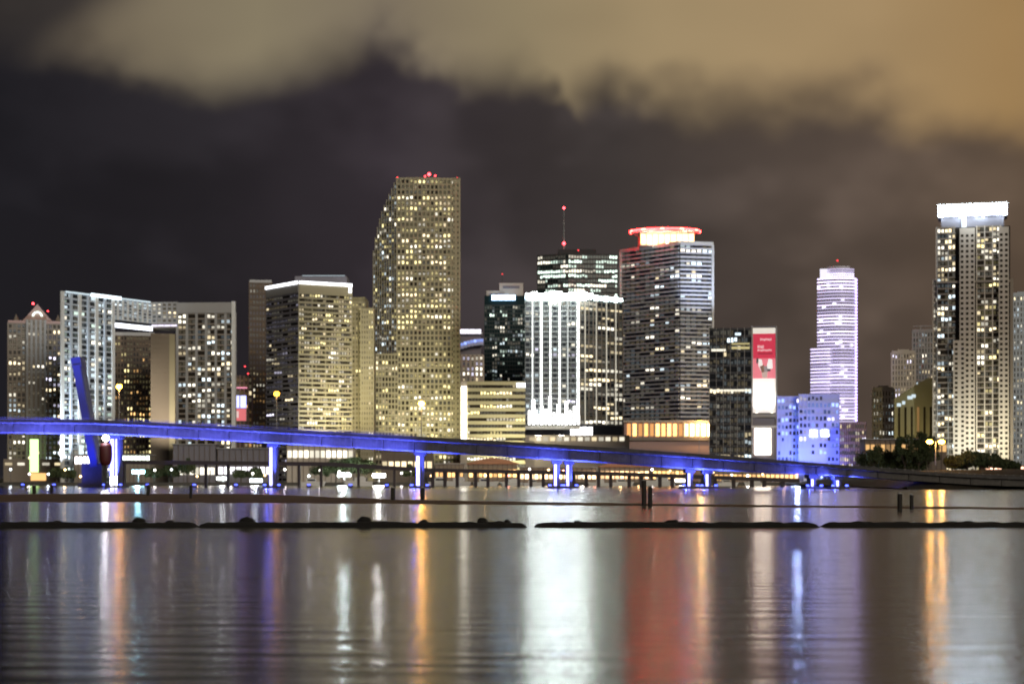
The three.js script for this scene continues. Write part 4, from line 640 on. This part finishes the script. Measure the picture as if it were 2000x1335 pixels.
{ // motor boats at the quay
  const hullShape = new THREE.Shape([[-5, 1.5], [5.6, 1.9], [4.6, 0], [-4.8, 0]].map((p) => new THREE.Vector2(...p)));
  const hull = new THREE.ExtrudeGeometry(hullShape, { depth: 2.4, bevelEnabled: true, bevelSize: 0.35, bevelThickness: 0.5, bevelSegments: 2 }).translate(0, 0, -1.2);
  const cabin = new THREE.BoxGeometry(4.2, 1.7, 2.2), r = rng(8), list = [[862, 'beside the first trestle columns'], [893, 'under the trestle by the flat-roofed hall'], [948, 'before the arched market hall'], [1000, 'between two trestle columns'], [1042, 'next to the twin blue piers'], [1170, 'under the middle of the trestle'], [1215, 'before the far arched hall'], [1290, 'near the double piles'], [1420, 'beyond the second pair of blue piers'], [1475, 'under the low end of the trestle'], [610, 'by the white flood mast'], [700, 'between the two flood masts']];
  list.forEach(([px, where], i) => {
    const d = 905 - (i % 3) * 12, G = thing('motor_boat', `small white motor boat moored ${where}`, 'boat', [X(px, d), -0.1, -d], 'motor boats moored at the quay');
    G.rotation.y = (r() - 0.5) * 0.6 + (i % 2) * Math.PI; G.scale.setScalar(0.9 + r() * 0.5);
    part(G, 'hull', hull, M.white); const cab = part(G, 'cabin', cabin, M.white, [-0.6, 2.5, 0]); box(cab, 'cabin_window', i % 2 ? pane('pale', 4) : M.glass, [0.2, 0.2, 1.13], [3.4, 0.7, 0.1]); box(G, 'flybridge', M.white, [-1, 3.6, 0], [2.4, 0.5, 2]); part(G, 'mast', ROD, M.steel, [-1.2, 5, 0], [0.1, 2.8, 0.1]);
  });
}
// ---------- embankment, trees ----------
{
  const d0 = 632, pts = [], near = [[1780, 940], [1820, 926], [1870, 918], [1950, 916], [2100, 914], [2500, 910]], n = 26, pos = [], idx = [];
  for (let i = 0; i <= n; i++) {
    const px = lerp(1775, 2700, i / n), top = Math.max(0.4, Y(curve(near, px), 680) - 0.6) * smooth(1765, 1830, px), jit = fbm(i * 0.8, 4, 3) * 1.4;
    for (const [d, y] of [[d0, -0.6], [d0 + 3, 0.7], [d0 + 14, top * 0.6 + jit * 0.3], [d0 + 34, top + jit * 0.5], [d0 + 110, top + 0.4], [d0 + 330, GY - 0.2]]) pos.push(X(px, d0), y, -d);
  }
  for (let i = 0; i < n; i++) for (let k = 0; k < 5; k++) { const a = i * 6 + k; idx.push(a, a + 6, a + 1, a + 1, a + 6, a + 7); }
  const g = new THREE.BufferGeometry(); g.setAttribute('position', new THREE.Float32BufferAttribute(pos, 3)); g.setIndex(idx); g.computeVertexNormals();
  const uv = []; for (let i = 0; i < pos.length; i += 3) uv.push(pos[i], pos[i + 2]); g.setAttribute('uv', new THREE.Float32BufferAttribute(uv, 2));
  setting('embankment_terrain', g, std([0.05, 0.038, 0.022], 0.95, { map: stain }));
}
const leafMat = new THREE.MeshStandardMaterial({ roughness: 0.8, color: 0xffffff, vertexColors: true }), bark = std([0.06, 0.045, 0.035], 0.95);
function tree(px, d, base, h, w, seed, label, group) {
  const r = rng(seed), G = thing('tree', label, 'tree', [X(px, d), base, -d], group), limbs = [];
  const limb = (a, b, r0, r1) => { const v = new THREE.Vector3().subVectors(b, a), g = new THREE.CylinderGeometry(r1, r0, v.length(), 6).translate(0, v.length() / 2, 0); g.applyQuaternion(new THREE.Quaternion().setFromUnitVectors(new THREE.Vector3(0, 1, 0), v.normalize())); g.translate(a.x, a.y, a.z); limbs.push(g); };
  const fork = new THREE.Vector3(0, h * 0.3, 0); limb(new THREE.Vector3(0, -0.3, 0), fork, 0.35, 0.24);
  const clumps = []; for (let i = 0; i < 28; i++) { const t = r() * 6.283, q = Math.sqrt(r()), c = new THREE.Vector3(Math.cos(t) * q * w * 0.46, h * (0.42 + 0.48 * r() * (1.1 - q * 0.6)), Math.sin(t) * q * w * 0.34); clumps.push([c, w * (0.1 + r() * 0.1)]); if (i < 8) limb(fork, c, 0.14, 0.05); }
  part(G, 'trunk', mergeGeometries(limbs), bark);
  const pos = [], col = []; for (const [c, s] of clumps) for (let i = 0; i < 170; i++) {
    const v = new THREE.Vector3(r() - 0.5, r() - 0.5, r() - 0.5).normalize().multiplyScalar(s * Math.cbrt(r())).add(c), u = new THREE.Vector3(r() - 0.5, r() - 0.5, r() - 0.5).normalize().multiplyScalar(0.42), t = new THREE.Vector3(r() - 0.5, r() - 0.5, r() - 0.5).normalize().multiplyScalar(0.34), k = 0.6 + r() * 0.8;
    for (const q of [[v, u, 1], [v, t, 1], [v, u, -1], [v, u, 1], [v, u, -1], [v, t, -1]]) { const p = q[0].clone().addScaledVector(q[1], q[2]); pos.push(p.x, p.y, p.z); col.push(0.045 * k, 0.062 * k, 0.022 * k); }
  }
  const g = new THREE.BufferGeometry(); g.setAttribute('position', new THREE.Float32BufferAttribute(pos, 3)); g.setAttribute('color', new THREE.Float32BufferAttribute(col, 3)); g.computeVertexNormals(); part(G, 'crown', g, leafMat);
}
const ridge = 'trees along the dark embankment', quay = 'trees along the quay';
[[1697, 955, 2.7, 19, 17], [1722, 952, 2.7, 20, 18], [1748, 956, 2.7, 20, 18], [1772, 952, 2.7, 19.5, 17], [1794, 955, 2.7, 18, 14], [1866, 716, 6.5, 8, 10], [1890, 712, 6.5, 10, 12], [1915, 716, 6.5, 10, 12], [1941, 720, 6.5, 8.5, 10], [1972, 722, 6.5, 6.5, 8]].forEach(([px, d, b, h, w], i) => tree(px, d, b - 1.2, h, w, 300 + i, i < 5 ? 'dark bushy quay tree below the olive faceted building' : 'dark bushy tree on the embankment below the crowned tower', i < 5 ? quay : ridge));
[[1768, 940, GY, 29, 13], [1795, 944, GY, 30, 16], [1815, 948, GY, 31, 12], [1706, 945, GY, 25, 10]].forEach(([px, d, b, h, w], i) => tree(px, d, b, h, w, 330 + i, i < 3 ? ['narrow dark tree at the low end of the olive faceted building', 'broad dark tree in front of the olive faceted building', 'tallest dark tree, between the olive building and crowned tower'][i] : 'tall dark tree in front of the low grey apartments', quay));
[[300, 955, 9, 9], [330, 958, 10, 10], [365, 955, 14, 9], [628, 955, 11, 11], [655, 958, 14, 12], [690, 958, 16, 14], [715, 956, 14, 11], [500, 955, 9, 9], [470, 957, 8, 8], [130, 955, 8, 9], [110, 958, 9, 9], [800, 956, 10, 9]].forEach(([px, d, h, w], i) => tree(px, d, GY, h, w, 350 + i, ['low quay tree just past the bluish flood mast', 'middle-sized quay tree beside the grey-mauve hall', 'tall quay tree in front of the grey-mauve hall', 'low spreading quay tree left of the white flood mast', 'leafy quay tree just before the white flood mast', 'tallest quay tree, between the white and warm flood masts', 'leafy quay tree just before the warm white flood mast', 'small quay tree beside the single lit pier', 'smallest quay tree before the row of white hall lights', 'low quay tree below the pierced pale block', 'low quay tree below the gabled tower', 'low quay tree by the warm-windowed brown hall'][i], quay));

// ---------- piles, breakwater ----------
{
  const wood = std([0.022, 0.018, 0.016], 0.9);
  for (const [px, top, foot, w, label] of [[66, 948, 963, 8, 'short black pile on the open side of the drawbridge, one of two'], [100, 947, 963, 7, 'short black pile on the open side of the drawbridge, one of two'], [289, 947, 968, 7, 'short black pile standing before the start of the trestle'], [372, 947, 974, 6, 'thin black pile at the edge of the brown sandbar'], [767, 952, 977, 9, 'black pile left of the single blue pier reflection'], [825, 952, 977, 9, 'black pile directly in front of the lit blue pier'], [1258, 938, 987, 10, 'taller black pile of the close-set pair'], [1270, 950, 988, 9, 'shorter black pile of the close-set pair'], [1758, 964, 997, 10, 'thick black pile at the dark embankment, beside a shorter one'], [1781, 966, 993, 8, 'shorter black pile at the dark embankment']]) {
    const d = CAM_H * F / (foot - HORIZON), h = Y(top, d), G = thing('mooring_pile', label, 'pile', [X(px, d), 0, -d], 'black mooring piles'), rad = w / F * d / 2;
    part(G, 'shaft', new THREE.CylinderGeometry(rad * 0.92, rad, h + 1.2, 10), wood, [0, h / 2 - 0.6, 0]); part(G, 'cap', new THREE.ConeGeometry(rad * 1.08, rad * 0.7, 10), M.grey, [0, h + rad * 0.34, 0]);
  }
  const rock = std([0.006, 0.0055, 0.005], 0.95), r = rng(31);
  for (const [p0, p1, label] of [[-260, 386, 'low black rock breakwater in front of the drawbridge end'], [388, 1031, 'long black rock breakwater before the orange lamp reflection'], [1041, 1599, 'black rock breakwater crossing the red reflection'], [1604, 2300, 'black rock breakwater before the pale tower reflection']]) {
    const d = 146, x0 = X(p0, d), x1 = X(p1, d), n = Math.round((x1 - x0) / 0.35), m = 10, pos = [], idx = [], cx = (x0 + x1) / 2;
    for (let i = 0; i <= n; i++) { const x = lerp(x0, x1, i / n), end = Math.min(1, Math.min(x - x0, x1 - x) / 0.9); for (let k = 0; k <= m; k++) { const t = k / m, hh = Math.sin(Math.PI * t) * (0.44 + 0.14 * (fbm(x * 0.9, p0 + 3, 4) - 0.5) + 0.2 * (vnoise(x * 2.6, k * 0.9 + p1) - 0.45)) * Math.pow(Math.max(end, 0), 0.35) ; pos.push(x - cx, hh - 0.06, 2.2 - t * 4.2 + (vnoise(x * 0.8, 7) - 0.5) * 0.7); } }
    for (let i = 0; i < n; i++) for (let k = 0; k < m; k++) { const a = i * (m + 1) + k; idx.push(a, a + m + 1, a + 1, a + 1, a + m + 1, a + m + 2); }
    const g = new THREE.BufferGeometry(); g.setAttribute('position', new THREE.Float32BufferAttribute(pos, 3)); g.setIndex(idx); g.computeVertexNormals();
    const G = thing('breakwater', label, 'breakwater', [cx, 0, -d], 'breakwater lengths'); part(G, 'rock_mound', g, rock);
  }
  [[112, 1014, 0.8], [270, 1006, 1.1], [330, 1012, 0.7], [482, 1005, 1.1], [712, 1005, 1.0], [826, 1011, 0.8], [944, 1008, 0.9], [990, 1011, 0.6], [1130, 1012, 0.8], [1312, 1011, 1.0], [1502, 1014, 0.8], [1892, 1013, 1.0]].forEach(([px, py, w]) => {
    const d = 146.4, G = thing('boulder', 'dark boulder sitting on the crest of the black breakwater', 'boulder', [X(px, d), 0.2, -d], 'boulders on the breakwater'), g = new THREE.IcosahedronGeometry(0.5, 2), p = g.attributes.position;
    for (let i = 0; i < p.count; i++) { const k = 0.78 + 0.44 * vnoise(p.getX(i) * 4 + px, p.getY(i) * 4 + p.getZ(i) * 3); p.setXYZ(i, p.getX(i) * k, p.getY(i) * k, p.getZ(i) * k); } g.computeVertexNormals();
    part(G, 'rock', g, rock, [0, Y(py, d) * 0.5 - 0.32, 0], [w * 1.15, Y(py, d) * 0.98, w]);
  });
}

renderer.render(scene, camera);
